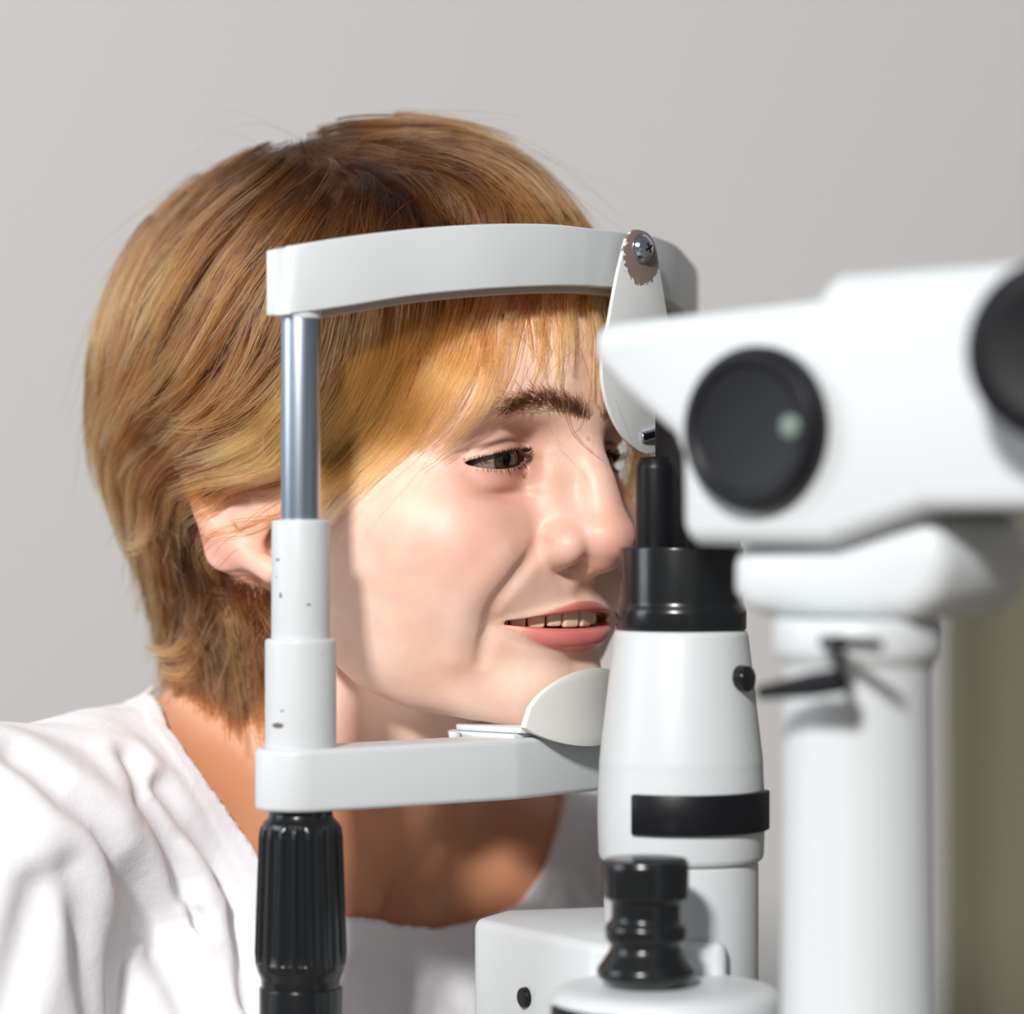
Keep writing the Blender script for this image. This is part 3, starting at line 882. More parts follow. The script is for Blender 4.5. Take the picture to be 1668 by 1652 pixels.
# fringe hanging loose in front of the far temple
nt_ = 260
ft = np.linspace(0, 1, 12)
b0 = np.array([96.0, 42, 78]) + rng.normal(0, 1, (nt_, 3)) * (5, 5, 4)
b1 = np.array([94.0, 53, rng.uniform(-14, 0)]) + rng.normal(0, 1, (nt_, 3)) * (5.5, 4, 9)
S3 = b0[:, None] * (1 - ft)[None, :, None] + b1[:, None] * ft[None, :, None]
S3[..., 0] += (7 * np.sin(ft * math.pi))[None]; S3[..., 1] += (4 * np.sin(ft * math.pi))[None]
curves_obj('far_fringe', H2W(S3), 0.00011, rng.uniform(0.35, 0.9, nt_), fringe_mat, hair)
# three single strands falling over the brow to the bridge of the nose
def px_strand(pts, lift, name='loose_strand'):
    q = np.array(smooth_path(pts, 6))
    P, _ = march(head_field, q[:, 0], q[:, 1]); d, G = grad(head_field, P, 1.0)
    return P + G * np.linspace(lift[0], lift[1], len(P))[:, None]
ls = [px_strand([(890, 490), (896, 560), (906, 620), (915, 670), (935, 710), (962, 738), (982, 752)], (2, 2.5)),
      px_strand([(893, 490), (899, 560), (909, 622), (919, 672), (940, 712), (966, 742), (985, 757)], (2, 3.0)),
      px_strand([(930, 500), (938, 560), (950, 600), (953, 630), (947, 660), (938, 690), (925, 700)], (1.5, 2.0))]
curves_obj('loose_strand', H2W(np.array(ls)), 0.00012, 0.9, fringe_mat, hair)

# ---- brows and lashes
dark_hair = hair_material('brow_hair', srgb(56, 43, 33), srgb(56, 43, 33), srgb(72, 54, 40))
def brow(px0, n, mirror=False):
    c = np.array(px0, float); s = rng.uniform(0, 1, n); k = s * (len(c) - 1); i = np.minimum(k.astype(int), len(c) - 2); f = (k - i)[:, None]
    q = c[i] * (1 - f) + c[i + 1] * f
    q[:, 1] += np.clip(rng.normal(0, .75, n), -1.6, 1.6) * q[:, 2]; q[:, 0] += rng.normal(0, 6, n)
    P, _ = march(head_field, q[:, 0], q[:, 1])
    d, G = grad(head_field, P, 1.0)
    ang = q[:, 3] + rng.normal(0, 0.32, n)
    D2 = np.stack([-np.cos(ang), -np.sin(ang)], -1)
    T = screen_dir(P, G, D2)
    ln = rng.uniform(4, 8, n)
    k = 5; t = np.linspace(0, 1, k)
    S = P[:, None] + T[:, None] * (ln[:, None] * t)[..., None] + G[:, None] * (0.2 + 1.0 * np.sin(t * 2.4))[None, :, None]
    if mirror: S[..., 1] *= -1
    curves_obj('eyebrow', H2W(S), 0.0001, rng.uniform(.6, 1.2, n), dark_hair, person)
# (x, y, half height, direction)
bp_ = [(950, 680, 4, 1.45), (932, 668, 8, 1.3), (908, 658, 11, 1.05), (880, 652, 12, .6), (850, 656, 10, .15), (825, 667, 6, -.2)]
brow(bp_, 560); brow(bp_, 200, True)

def lashes(upper, n, side):
    t = rng.uniform(-0.85, 0.97, n)
    q = np.clip(t, -1, 1)
    mU = EYE[2] - 0.6 * q - 1.2 * np.maximum(q, 0) + (3.3 * (1 - q * q) ** 0.75 * (1 - .12 * q) if upper else -3.7 * (1 - q * q) ** 0.8 * (1 + .2 * q))
    x = t * 15.4
    R = EYE_R + 2.2
    f = EYE[0] + np.sqrt(np.maximum(R * R - x * x - (mU - EYE[2]) ** 2, 1))
    P = np.stack([f, EYE[1] + x, mU], -1)
    out = np.stack([np.full(n, 0.8), 0.25 + 0.9 * t, np.zeros(n)], -1); out /= np.linalg.norm(out, axis=1, keepdims=True)
    ln = rng.uniform(4, 6.5, n) if upper else rng.uniform(1.6, 2.8, n)
    k = 6; s = np.linspace(0, 1, k)
    upw = 0.4 if upper else -0.55
    S = P[:, None] + out[:, None] * (ln[:, None] * s * (1 - .25 * s))[..., None] + np.array([0, 0, 1.0]) * (upw * ln[:, None] * (s ** 2 - (0.25 * s if upper else -.3 * s)))[..., None]
    S[..., 1] *= side
    curves_obj('eyelashes', H2W(S), 0.00009, 0.6, lash_mat, person, tip=0.1)
lash_mat = plain('lash', (0.03, 0.018, 0.012), 0.5)
for s_ in (-1, 1):
    lashes(True, 140 if s_ < 0 else 30, s_); lashes(False, 40 if s_ < 0 else 12, s_)
# ------------------------------------------------------------------ solid-shape helpers (world metres)
def h2w(F, L, U): return Vector(H2W(np.array([F, L, U], float)))

def finish(bm, name, mat, parent, bevel=0.0, seg=3, smooth=True, angle=40):
    bmesh.ops.remove_doubles(bm, verts=bm.verts, dist=1e-6)
    bmesh.ops.recalc_face_normals(bm, faces=bm.faces)
    if bevel:
        es = [e for e in bm.edges if len(e.link_faces) == 2 and e.calc_face_angle(0) > math.radians(35)]
        bmesh.ops.bevel(bm, geom=es, offset=bevel, segments=seg, affect='EDGES', profile=0.5, clamp_overlap=True)
    me = bpy.data.meshes.new(name); bm.to_mesh(me); bm.free()
    o = link(name, me, mat, None, smooth)
    if smooth: me.set_sharp_from_angle(angle=math.radians(angle))
    if parent:
        o.parent = parent
        if not parent.parent:
            o.matrix_parent_inverse = Matrix.Translation(-parent.location)
    return o

def prism(outline, vec):
    """outline: 3-D points of a flat polygon, pushed along vec"""
    bm = bmesh.new()
    a = [bm.verts.new(p) for p in outline]; b = [bm.verts.new(Vector(p) + vec) for p in outline]
    bm.faces.new(a); bm.faces.new(b[::-1])
    n = len(a)
    for i in range(n):
        bm.faces.new((a[i], b[i], b[(i + 1) % n], a[(i + 1) % n]))
    return bm

def lathe(center, prof, seg=48, axis_z=Vector((0, 0, 1)), rib=None):
    """prof: (radius, height) pairs in metres, rib(radius, height, angle) may change the radius"""
    z = axis_z.normalized(); x = z.orthogonal().normalized(); y = z.cross(x)
    bm = bmesh.new(); rings = []
    for r, h in prof:
        ring = []
        for i in range(seg):
            a = 2 * math.pi * i / seg
            q = rib(r, h, a) if rib else r
            ring.append(bm.verts.new(Vector(center) + z * h + (x * math.cos(a) + y * math.sin(a)) * q))
        rings.append(ring)
    for a, b in zip(rings, rings[1:]):
        for i in range(seg):
            bm.faces.new((a[i], a[(i + 1) % seg], b[(i + 1) % seg], b[i]))
    bm.faces.new(rings[0][::-1]); bm.faces.new(rings[-1])
    return bm

def rlathe(center, prof, mat, name, parent, seg=48, axis_z=Vector((0, 0, 1)), bev=0.0006, **kw):
    """lathe with the sharp profile corners rounded"""
    out = []
    n = len(prof)
    for i, (r, h) in enumerate(prof):
        if i in (0, n - 1) and r < 1e-4: out.append((r, h)); continue
        p = Vector((r, h)); pr = Vector(prof[i - 1]) if i else Vector((0, h)); nx = Vector(prof[i + 1]) if i < n - 1 else Vector((0, h))
        a, b = pr - p, nx - p
        k = min(bev, a.length * .45, b.length * .45)
        if k < 1e-6: out.append((r, h)); continue
        p0, p1 = p + a.normalized() * k, p + b.normalized() * k
        for t in (0, .33, .67, 1): out.append(tuple(p0 * (1 - t) ** 2 + p * 2 * t * (1 - t) + p1 * t * t))
    return finish(lathe(center, out, seg, axis_z, **kw), name, mat, parent)

def sweep_band(path, mat, name, parent, bevel=0.003):
    """path: list of (F, L, U_bottom, U_top, thickness) in the head frame; a rail of rectangular section"""
    P = [Vector((f, l, 0)) for f, l, *_ in path]
    bm = bmesh.new(); rings = []
    for i, (f, l, u0, u1, th) in enumerate(path):
        t = (P[min(i + 1, len(P) - 1)] - P[max(i - 1, 0)]).normalized()
        n = Vector((t.y, -t.x, 0))          # outward (doctor side)
        q = [(P[i], u0), (P[i], u1), (P[i] - n * th, u1), (P[i] - n * th, u0)]
        rings.append([bm.verts.new(h2w(v.x, v.y, u)) for v, u in q])
    for a, b in zip(rings, rings[1:]):
        for k in range(4):
            bm.faces.new((a[k], a[(k + 1) % 4], b[(k + 1) % 4], b[k]))
    bm.faces.new(rings[0]); bm.faces.new(rings[-1][::-1])
    return finish(bm, name, mat, parent, bevel, 4, angle=50)

# ------------------------------------------------------------------ materials of the instruments
def paint(name, col, chips=None, rough=0.38):
    m, nt, b = new_mat(name)
    N, Lk = nt.nodes.new, nt.links.new
    setp(b, base=col, rough=rough, spec=0.45)
    n, bp = add_bump(nt, b, 1400, 0.12, 0.0002, 2)
    if chips:      # worn spots down to the primer
        tc = N('ShaderNodeTexCoord')
        ns = N('ShaderNodeTexNoise'); ns.inputs['Scale'].default_value = chips[0]; ns.inputs['Detail'].default_value = 3; ns.inputs['Roughness'].default_value = .6
        Lk(tc.outputs['Object'], ns.inputs['Vector'])
        mr = N('ShaderNodeMapRange'); mr.inputs[1].default_value = chips[1]; mr.inputs[2].default_value = chips[1] + 0.012
        Lk(ns.outputs['Fac'], mr.inputs[0])
        mx = N('ShaderNodeMixRGB'); mx.inputs[1].default_value = (*col, 1); mx.inputs[2].default_value = (*srgb(112, 100, 96), 1)
        fac = mr.outputs[0]
        for c, r in chips[2]:          # single knocks in the enamel
            sb_ = N('ShaderNodeVectorMath'); sb_.operation = 'SUBTRACT'; sb_.inputs[1].default_value = c
            sx = N('ShaderNodeMapping'); sx.vector_type = 'POINT'; sx.inputs['Rotation'].default_value = (0, math.radians(40), 0); sx.inputs['Scale'].default_value = (1, 0.3, 2.2)
            le = N('ShaderNodeVectorMath'); le.operation = 'LENGTH'
            m2 = N('ShaderNodeMapRange'); m2.inputs[1].default_value = r; m2.inputs[2].default_value = r * 1.25; m2.inputs[3].default_value = 1; m2.inputs[4].default_value = 0
            mxm = N('ShaderNodeMath'); mxm.operation = 'MAXIMUM'
            Lk(tc.outputs['Object'], sb_.inputs[0]); Lk(sb_.outputs[0], sx.inputs[0]); Lk(sx.outputs[0], le.inputs[0]); Lk(le.outputs['Value'], m2.inputs[0])
            Lk(fac, mxm.inputs[0]); Lk(m2.outputs[0], mxm.inputs[1]); fac = mxm.outputs[0]
        Lk(fac, mx.inputs[0]); Lk(mx.outputs[0], b.inputs['Base Color'])
    return m
WHITE = srgb(208, 212, 214)
white_paint = paint('white_enamel', WHITE)
worn_paint = paint('worn_white_enamel', WHITE, chips=(150, 0.712, [(W(453, 1182, -0.086), 0.0021), (W(452, 912, -0.084), 0.0009), (W(503, 985, -0.086), 0.0008), (W(449, 940, -0.084), 0.0006), (W(460, 1158, -0.087), 0.0007)]))
cream = paint('cream_plastic', srgb(214, 214, 209), rough=0.45)
inner_pad = plain('grey_beige_pad', srgb(176, 166, 152), 0.6)
black_gloss = plain('black_plastic', (0.009, 0.010, 0.011), 0.22, bump=(900, 0.05, 0.0002))
black_matt = plain('matt_black', (0.007, 0.007, 0.009), 0.4, spec=0.25)
def brushed():
    m, nt, b = new_mat('brushed_steel')
    setp(b, base=srgb(176, 188, 202), rough=0.36, metal=1.0)
    N, Lk = nt.nodes.new, nt.links.new
    tc = N('ShaderNodeTexCoord'); mp = N('ShaderNodeMapping'); mp.inputs['Scale'].default_value = (1, 1, 0.02)
    n = N('ShaderNodeTexNoise'); n.inputs['Scale'].default_value = 500
    r = N('ShaderNodeMapRange'); r.inputs[3].default_value = .3; r.inputs[4].default_value = .46
    Lk(tc.outputs['Object'], mp.inputs[0]); Lk(mp.outputs[0], n.inputs['Vector']); Lk(n.outputs['Fac'], r.inputs[0]); Lk(r.outputs[0], b.inputs['Roughness'])
    return m
steel = brushed()
chrome = plain('chrome', srgb(206, 212, 222), 0.16, 1.0)

# ------------------------------------------------------------------ head rest: chin bar, forehead band, two posts
UZ = lambda z: z - (O_W.z - CAM_Z) * 1000          # height over the lens axis (mm) -> U
PF, PL = 68.0, 120.0
headrest = empty('headrest_frame', (h2w(PF, 0, 0).x, h2w(PF, 0, 0).y, 0.80))
tag(headrest, 'white enamel chin and forehead rest with steel post and black ribbed grip', 'headrest')

def post(side):
    def zc(u): return h2w(PF, side * PL, u)
    base = zc(0); base.z = 0
    Z = lambda u: zc(u).z
    def part(name, prof, mat, seg=56, **kw):
        return rlathe(base, [(r, Z(u)) for r, u in prof], mat, name, headrest, seg, **kw)
    part('steel_post', [(0.0, UZ(-6)), (.0076, UZ(-6)), (.0076, UZ(75)), (0, UZ(75))], steel)
    part('upper_sleeve', [(0, UZ(-52)), (.0113, UZ(-52)), (.0112, UZ(-5.2)), (.0078, UZ(-4.6)), (0, UZ(-4.6))], worn_paint, bev=0.0008)
    part('lower_sleeve', [(0, UZ(-94)), (.0137, UZ(-94)), (.0137, UZ(-52)), (.0135, UZ(-50.6)), (.011, UZ(-50.4)), (0, UZ(-50.4))], worn_paint, bev=0.0008)
    nrib = 18
    def rib(r, h, a):
        u = h - O_W.z + 0.0
        z = (h - CAM_Z) * 1000
        if r > 0.0125 and -176 < z < -121.5:
            w = min(1, (z + 176) / 4, (-121.5 - z) / 3)
            return r + 0.0013 * w * (max(0, math.cos(nrib * a)) ** 0.7 - 0.35)
        return r
    prof = [(0, -186), (.0150, -186), (.0153, -181), (.0168, -177.5), (.0172, -174.5)]
    for i in range(15):
        t = i / 14; prof.append((.0170 - .0018 * t, -174 + 51 * t))
    prof += [(.0146, -121), (.0130, -119.6), (.0122, -118), (.0122, -112), (0, -112)]
    part('ribbed_grip', [(r, UZ(z)) for r, z in prof], black_gloss, seg=216, rib=rib, bev=0.0004)
    part('lower_post', [(0, UZ(-420)), (.0156, UZ(-420)), (.0160, UZ(-184)), (0, UZ(-184))], black_gloss)
for s_ in (-1, 1): post(s_)

# chin bar: rounded ends round the posts, bowed towards the examiner
BT, BB = UZ(-92.0), UZ(-116.0)
bar = [(55, -131), (59, -136), (67, -138), (76, -135), (82, -128), (106, -38), (106.5, -34)]
half_out = [(f, l) for f, l in bar]
half_in = [(80, -34), (78, -38), (62, -106), (56, -112), (53, -122)]
outl = half_out + [(f, -l) for f, l in half_out[::-1]] + [(f, -l) for f, l in half_in[::-1]] + half_in
cb = finish(prism([h2w(f, l, BB) for f, l in outl], Vector((0, 0, (BT - BB) / 1000))), 'chin_bar', white_paint, headrest, 0.0022, 4)

# chin cup: pan, second layer, front shield, paper pins
def cup_F(l): return 113.5 - 9.0 * (l / 31) ** 2
bm = bmesh.new()
nl, nu = 33, 9
grid = []
for side_ in (0, 1):
    g = []
    for i in range(nl):
        l = -31.5 + 63 * i / (nl - 1); q = 1 - (l / 31.5) ** 2
        top, bot = -93.5 + 22.0 * q ** 0.55, -94.5 - 8.5 * q ** 0.8
        col = []
        for j in range(nu):
            u = bot + (top - bot) * j / (nu - 1)
            f = cup_F(l) + 0.10 * max(0, u + 90) * q + (2.6 if side_ else 0)
            col.append(bm.verts.new(h2w(f, l, u)))
        g.append(col)
    grid.append(g)
for s2 in (0, 1):
    for i in range(nl - 1):
        for j in range(nu - 1):
            g = grid[s2]; bm.faces.new((g[i][j], g[i + 1][j], g[i + 1][j + 1], g[i][j + 1]))
a, b = grid
for i in range(nl - 1):
    bm.faces.new((a[i][0], b[i][0], b[i + 1][0], a[i + 1][0])); bm.faces.new((a[i][-1], a[i + 1][-1], b[i + 1][-1], b[i][-1]))
for j in range(nu - 1):
    bm.faces.new((a[0][j], a[0][j + 1], b[0][j + 1], b[0][j])); bm.faces.new((a[-1][j], b[-1][j], b[-1][j + 1], a[-1][j + 1]))
cup = finish(bm, 'chin_cup', cream, headrest, 0.0007, 2, angle=45)
pan = [(cup_F(l) - 1.0, l) for l in np.linspace(-31, 31, 15)] + [(74, 32.5), (69, 30.5), (66.5, 26), (66.5, -26), (69, -30.5), (74, -32.5)]
finish(prism([h2w(f, l, -97.0) for f, l in pan], Vector((0, 0, 0.0024))), 'chin_pan', white_paint, cup, 0.0007, 2)
pan2 = [(102, -33), (102, 33), (69, 34), (65, 31), (63, 26), (63, -26), (65, -31), (69, -34)]
finish(prism([h2w(f, l, -99.6) for f, l in pan2], Vector((0, 0, 0.0024))), 'pan_holder', white_paint, cup, 0.0009, 2)
for s_ in (-1, 1):
    rlathe(h2w(74, s_ * 37, -100.2), [(0, 0), (.0024, 0), (.0024, .0030), (0, .0033)], white_paint, 'paper_pin', headrest, 20, bev=0.0005)

# forehead band (outer face), arched upwards in the middle
half = [(61, -132, 73, 98, 23), (71, -129.5, 73.4, 99.5, 23), (85, -111, 77.0, 103.5, 16), (98, -86, 81.8, 107.5, 11.5), (111, -60, 85.0, 110.2, 11), (119.5, -32, 87.2, 111.6, 10.5), (123, -12, 88.0, 111.2, 10)]
rows = smooth_path(half, 5)
rows = rows + [(f, -l, a, b, t) for f, l, a, b, t in rows[::-1]]
sweep_band([(f, l, UZ(a), UZ(b), t) for f, l, a, b, t in rows], white_paint, 'forehead_band', headrest, 0.0022)
rows2 = [(f - 4.5, l * 0.955, a - 0.3, b - 5, 7.0) for f, l, a, b, t in rows[6:-6]]
sweep_band([(f, l, UZ(a - 2.2), UZ(b), t) for f, l, a, b, t in rows2], inner_pad, 'forehead_pad', headrest, 0.001)
for s_ in (-1, 1):    # collar where the post enters the band
    b0 = h2w(PF, s_ * PL, 0); b0.z = 0
    rlathe(b0, [(0, h2w(0, 0, UZ(72)).z), (.0080, h2w(0, 0, UZ(72)).z), (.0080, h2w(0, 0, UZ(76)).z), (0, h2w(0, 0, UZ(76)).z)], white_paint, 'post_collar', headrest, 40)

# teardrop plate on a pivot screw, paint worn off round the screw
def plate_paint():
    m, nt, b = new_mat('chipped_plate_enamel')
    N, Lk = nt.nodes.new, nt.links.new
    setp(b, rough=0.42, spec=0.4)
    tc = N('ShaderNodeTexCoord')
    c = h2w(130.0, 15.5, UZ(101.5))
    sub = N('ShaderNodeVectorMath'); sub.operation = 'SUBTRACT'; sub.inputs[1].default_value = c
    ns = N('ShaderNodeTexNoise'); ns.inputs['Scale'].default_value = 420; ns.inputs['Detail'].default_value = 2
    sc = N('ShaderNodeVectorMath'); sc.operation = 'SCALE'; sc.inputs['Scale'].default_value = 0.0075
    mn = N('ShaderNodeVectorMath'); mn.operation = 'SUBTRACT'; mn.inputs[1].default_value = (.5, .5, .5)
    ad = N('ShaderNodeVectorMath'); ad.operation = 'ADD'
    ln = N('ShaderNodeVectorMath'); ln.operation = 'LENGTH'
    Lk(tc.outputs['Object'], sub.inputs[0]); Lk(tc.outputs['Object'], ns.inputs['Vector'])
    Lk(ns.outputs['Color'], mn.inputs[0]); Lk(mn.outputs[0], sc.inputs[0])
    Lk(sub.outputs[0], ad.inputs[0]); Lk(sc.outputs[0], ad.inputs[1]); Lk(ad.outputs[0], ln.inputs[0])
    mr = N('ShaderNodeMapRange'); mr.inputs[1].default_value = 0.0118; mr.inputs[2].default_value = 0.0121; mr.inputs[3].default_value = 1; mr.inputs[4].default_value = 0
    Lk(ln.outputs['Value'], mr.inputs[0])
    mx = N('ShaderNodeMixRGB'); mx.inputs[1].default_value = (*srgb(222, 224, 224), 1); mx.inputs[2].default_value = (*srgb(132, 116, 108), 1)
    Lk(mr.outputs[0], mx.inputs[0]); Lk(mx.outputs[0], b.inputs['Base Color'])
    return m
plate_mat = plate_paint()
ctl = [(14.5, 112.0), (20, 111.0), (24.5, 107.0), (27, 100), (30, 89), (33.5, 76), (38, 60), (41, 48), (40.5, 37), (35, 28), (26, 22.5), (17, 21.8), (7, 26), (-1, 33), (-7, 42), (-9.8, 52), (-9.0, 62), (-5, 76), (-1, 90), (3, 101), (6, 108), (10, 111.4)]
ctl = ctl + ctl[:1]
ol = smooth_path(ctl, 4)[:-1]
visor = finish(prism([h2w(126.5, l, UZ(z)) for l, z in ol], (h2w(1.9, 0, 0) - h2w(0, 0, 0))), 'pivot_plate', plate_mat, headrest, 0.0005, 2)
fdir = (h2w(1, 0, 0) - h2w(0, 0, 0)).normalized()
sp = h2w(128.2, 15.5, UZ(104.5))
rlathe(sp, [(0, 0), (.0062, 0), (.0062, .0008), (.0054, .0010), (.0046, .0026), (.0030, .0038), (.0012, .0042), (0, .0042)], chrome, 'screw', visor, 40, axis_z=fdir, bev=0.0003)
for ang in (0.5, 0.5 + math.pi / 2):      # cross recess
    ld = (h2w(0, 1, 0) - h2w(0, 0, 0)).normalized()
    d1 = ld * math.cos(ang) + Vector((0, 0, 1)) * math.sin(ang); d2 = fdir.cross(d1)
    c0 = sp + fdir * 0.0030
    finish(prism([c0 + d1 * x * .0021 + d2 * y * .00045 for x, y in ((-1, -1), (1, -1), (1, 1), (-1, 1))], fdir * 0.0013), 'screw_slot', black_matt, visor, smooth=False)
pv = h2w(128.0, 15, UZ(28.0)); pe = h2w(131.5, 31, UZ(31.5))
rlathe(pv, [(0, 0), (.0022, 0), (.0022, (pe - pv).length), (0, (pe - pv).length)], chrome, 'stop_pin', visor, 24, axis_z=(pe - pv), bev=0.0008)
# ------------------------------------------------------------------ slit lamp microscope
lamp_root = h2w(255, -5, 0)
slit_lamp = empty('slit_lamp', (lamp_root.x, lamp_root.y, 0.78))
tag(slit_lamp, 'white slit lamp microscope with black knobs in the blurred foreground', 'slit lamp')
LD = (h2w(0, 1, 0) - h2w(0, 0, 0)).normalized()
FD = (h2w(1, 0, 0) - h2w(0, 0, 0)).normalized()

BF, BL, BK = 72.0, -93.0, 0.895          # the microscope stands a little nearer to the examiner's left
def hb(f, l, u): return h2w(158 + (f - 158) * BK + BF, l * BK + BL, u * BK)
def side_prism(poly, l0, l1, name, mat, bevel=0.006, seg=4, parent=slit_lamp):
    """a profile in (F, U), pushed sideways from l0 to l1"""
    return finish(prism([hb(f, l0, u) for f, u in poly], LD * ((l1 - l0) * BK / 1000)), name, mat, parent, bevel, seg, angle=60)

# microscope body: tapering nose towards the patient
side_prism([(148, 64), (146, 50), (160, 38), (186, 20), (190, 12), (190, -18), (196, -22), (258, -22), (300, -9), (420, -9), (420, 66), (262, 70)], -45, 42, 'microscope_body', white_paint, 0.007)
side_prism([(245, 40), (250, 74), (260, 79), (420, 80), (420, 20), (262, 20)], -44, 41, 'prism_housing', white_paint, 0.009)
# magnification drum
def drum(f, l, u, r, h, name, mat, parent=slit_lamp):
    return rlathe(hb(f, l, u), [(0, 0), (r * 1.0, 0), (r * 1.0, h * .55), (r * .93, h), (r * .80, h * 1.0), (r * .76, h * .86), (0, h * .82)], mat, name, parent, 64, axis_z=-LD, bev=0.0012)
dr = drum(229, -44.5, 21.5, 0.0280, 0.009, 'magnification_knob', black_matt)
rlathe(hb(248.5, -53, 22), [(0, 0), (.0042, 0), (.0038, .0014), (0, .0016)], plain('grey_dot', srgb(112, 128, 120), .4), 'index_dot', dr, 24, axis_z=-LD)
# eyepiece tubes towards the examiner (right edge)
for l in (-34, 30):
    ax = (FD + Vector((0, 0, 0.12))).normalized()
    et = rlathe(hb(414, l, 46), [(0, 0), (.018, 0), (.018, .04), (0, .04)], white_paint, 'eyepiece_tube', slit_lamp, 40, axis_z=ax)
    rlathe(hb(414, l, 46) + ax * 0.039, [(0, 0), (.0195, 0), (.0205, .018), (.0185, .026), (.0130, .026), (.0120, .014), (0, .013)], black_matt, 'eyecup', et, 40, axis_z=ax)
ey = rlathe(hb(363, -50, 46), [(0, -0.004), (.0285, -0.004), (.0295, .006), (.028, .020), (.0220, .021), (0, .018)], black_matt, 'distance_knob', slit_lamp, 56, axis_z=(-LD + FD * 0.35).normalized(), bev=0.003)

# microscope arm and column
side_prism([(205, -22), (205, -40), (211, -49), (286, -49), (298, -42), (302, -26), (296, -10), (240, -20)], -34, 34, 'microscope_arm', white_paint, 0.008)
cb_ = hb(252, -14, 0); cb_.z = 0
Zu = lambda u: h2w(0, 0, u).z
rlathe(cb_, [(0, 0.80), (.040, .80), (.038, Zu(-200)), (.0262, Zu(-185)), (.0252, Zu(-60)), (.029, Zu(-56)), (.029, Zu(-44)), (0, Zu(-44))], white_paint, 'column', slit_lamp, 72, bev=0.004)
# lever on the arm
lv = hb(262, -52, -57)
rlathe(lv, [(0, 0), (.0020, 0), (.0020, .030), (0, .030)], black_matt, 'lever', slit_lamp, 20, axis_z=(FD * .9 - LD * .3), bev=0.0008)
rlathe(hb(272, -56, -72), [(0, 0), (.0018, 0), (.0018, .016), (0, .016)], black_matt, 'lever_stem', slit_lamp, 20, axis_z=Vector((0, 0, 1)), bev=0.0008)
rlathe(hb(240, -62, -76), [(0, 0), (.0022, 0), (.0042, .022), (.0042, .034), (0, .036)], black_matt, 'lever_grip', slit_lamp, 24, axis_z=(FD * .95 + Vector((0, 0, .15))), bev=0.001)

# illumination tower in front of the patient
TF, TL = 170.5, -14.0
tb = h2w(TF, TL, 0); tb.z = 0
rlathe(tb, [(0, Zu(-144)), (.0320, Zu(-144)), (.0325, Zu(-128)), (.0325, Zu(-122)), (.0318, Zu(-108)), (.0318, Zu(-105)), (.0258, Zu(-54)), (0, Zu(-54))], white_paint, 'lamp_housing', slit_lamp, 72, bev=0.003)
rlathe(tb, [(0, Zu(-54.5)), (.0254, Zu(-54.5)), (.0254, Zu(-47)), (.0240, Zu(-44)), (.0240, Zu(-22)), (0, Zu(-24))], black_gloss, 'aperture_drum', slit_lamp, 64, bev=0.001)
finish(prism([h2w(f, l, -52) for f, l in ((140, 8), (140, 44), (158, 44), (158, 8))], Vector((0, 0, 0.098))), 'dark_backing', black_matt, slit_lamp, 0.002, 3)  # added black block, darkens the gap behind the prism tower
rlathe(tb + LD * 0.004 - FD * 0.0155, [(0, Zu(-26)), (.0078, Zu(-26)), (.0078, Zu(9)), (.0060, Zu(13)), (0, Zu(13))], black_matt, 'prism_tower', slit_lamp, 40, bev=0.001)
rlathe(tb, [(0, Zu(-230)), (.0300, Zu(-230)), (.0300, Zu(-143.5)), (0, Zu(-143.5))], white_paint, 'lamp_stem', slit_lamp, 64, bev=0.002)
# filter slot: a black ring segment let into the housing
bm = bmesh.new(); r0, r1 = 0.029, 0.0345; rings = []
n = 30
# faces the camera side, from its left edge round to the column
for i in range(n + 1):
    a = math.radians(-37 + 118 * i / n); d = Vector((math.sin(a), -math.cos(a), 0))
    lo, hi = Zu(-131.5), Zu(-116.0)
    rings.append([bm.verts.new(Vector((tb.x, tb.y, 0)) + d * r + Vector((0, 0, z))) for r, z in ((r0, lo), (r1, lo), (r1, hi), (r0, hi))])
for a, b in zip(rings, rings[1:]):
    for k in range(4): bm.faces.new((a[k], a[(k + 1) % 4], b[(k + 1) % 4], b[k]))
bm.faces.new(rings[0]); bm.faces.new(rings[-1][::-1])
finish(bm, 'filter_slot', black_matt, slit_lamp, 0.0008, 2)
_a = math.radians(52); _d = Vector((math.sin(_a), -math.cos(_a), 0))
rlathe(Vector((tb.x, tb.y, Zu(-72.5))) + _d * 0.0262, [(0, 0), (.0052, 0), (.0050, .0055), (0, .0065)], black_gloss, 'set_screw', slit_lamp, 28, axis_z=_d, bev=0.0008)
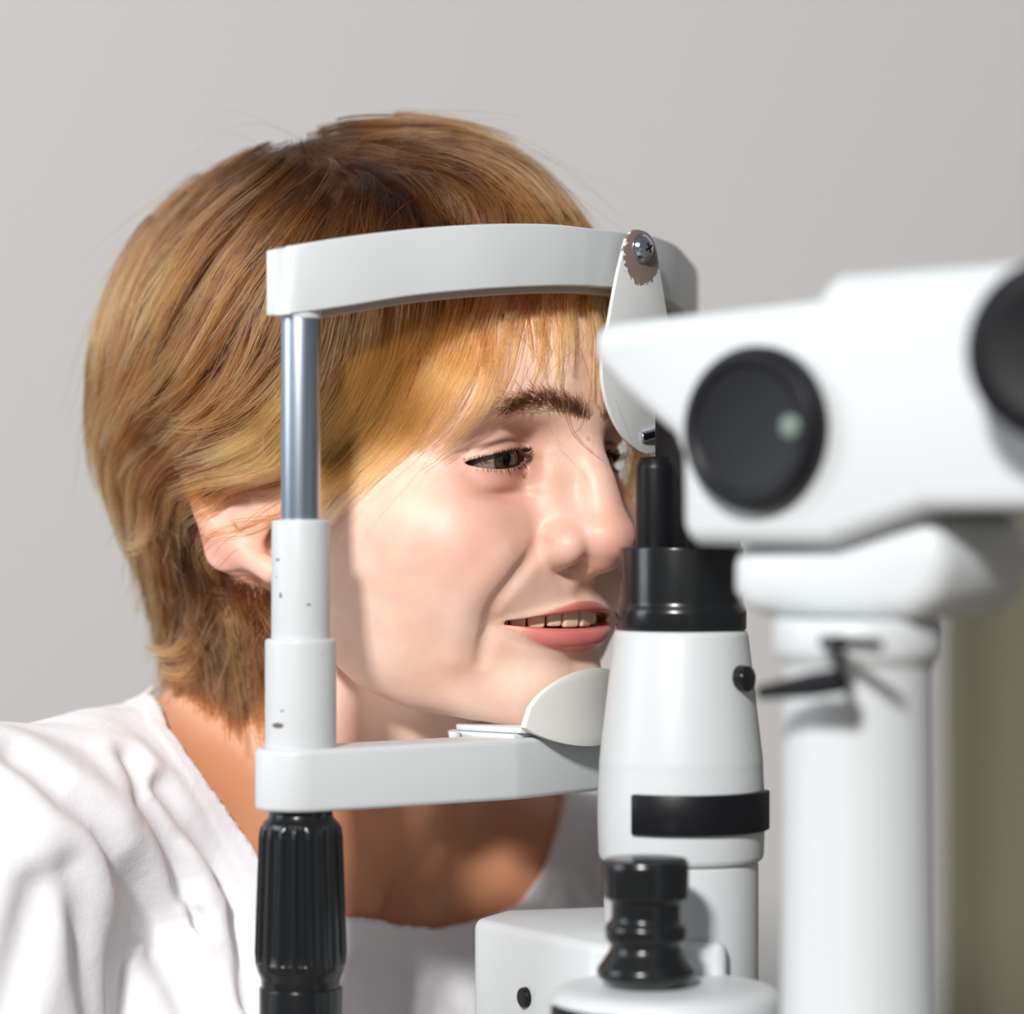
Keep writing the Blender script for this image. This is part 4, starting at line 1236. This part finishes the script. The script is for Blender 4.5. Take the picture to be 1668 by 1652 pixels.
# slit-width knob under the lamp
kb = W(1052, 1500, -0.125); kb.z = 0
Zp = lambda py, y=-0.125: W(0, py, y).z
rlathe(kb, [(0, Zp(1606)), (.0125, Zp(1606)), (.0180, Zp(1590)), (.0182, Zp(1578)), (.0140, Zp(1552)), (.0128, Zp(1540)), (.0150, Zp(1528)), (.0150, Zp(1508)), (.0128, Zp(1498)), (.0128, Zp(1468)), (.0158, Zp(1462)), (.0160, Zp(1408)), (.0150, Zp(1398)), (0, Zp(1398))], black_gloss, 'slit_width_knob', slit_lamp, 48, bev=0.0012)
# swivel base and the box of the arm
sb = W(1085, 1600, -0.12); sb.z = 0
rlathe(sb, [(0, Zp(1720)), (.043, Zp(1720)), (.044, Zp(1640)), (.042, Zp(1616)), (.036, Zp(1608)), (0, Zp(1606))], white_paint, 'swivel_base', slit_lamp, 72, bev=0.003)
bm = bmesh.new(); rings = []
for i in range(17):
    a = math.radians(-74 + 48 * i / 16); d = Vector((math.sin(a), -math.cos(a), 0))
    rings.append([bm.verts.new(Vector((sb.x, sb.y, 0)) + d * r + Vector((0, 0, z))) for r, z in ((.040, Zp(1719)), (.0446, Zp(1719)), (.0446, Zp(1632)), (.040, Zp(1632)))])
for a, b in zip(rings, rings[1:]):
    for k in range(4): bm.faces.new((a[k], a[(k + 1) % 4], b[(k + 1) % 4], b[k]))
bm.faces.new(rings[0]); bm.faces.new(rings[-1][::-1])
finish(bm, 'swivel_recess', black_matt, slit_lamp, 0.0006, 2)
c0, c1, c2 = W(770, 1496, -0.02), W(968, 1570, -0.095), W(1180, 1490, 0.0)
z_top = c0.z
quad = [Vector((c0.x, c0.y, 0)), Vector((c0.x + .012, c0.y + .028, 0)), Vector((c0.x + .075, c0.y + .045, 0)), Vector((c2.x, c2.y, 0)), Vector((c1.x + .05, c1.y, 0)), Vector((c1.x, c1.y, 0))]
finish(prism([Vector((p.x, p.y, z_top - 0.12)) for p in quad], Vector((0, 0, 0.12))), 'arm_box', white_paint, slit_lamp, 0.004, 4)
e1 = (Vector((c1.x, c1.y, 0)) - Vector((c0.x, c0.y, 0))).normalized(); nrm = Vector((e1.y, -e1.x, 0))
if nrm.y > 0: nrm = -nrm
org = Vector((c0.x, c0.y, z_top))
def on_box(s, dz): return org + e1 * s + Vector((0, 0, dz))
rlathe(on_box(.040, -.0265), [(0, -.001), (.0042, -.001), (.0038, .002), (0, .0022)], black_matt, 'box_screw', slit_lamp, 28, axis_z=nrm, bev=0.0005)
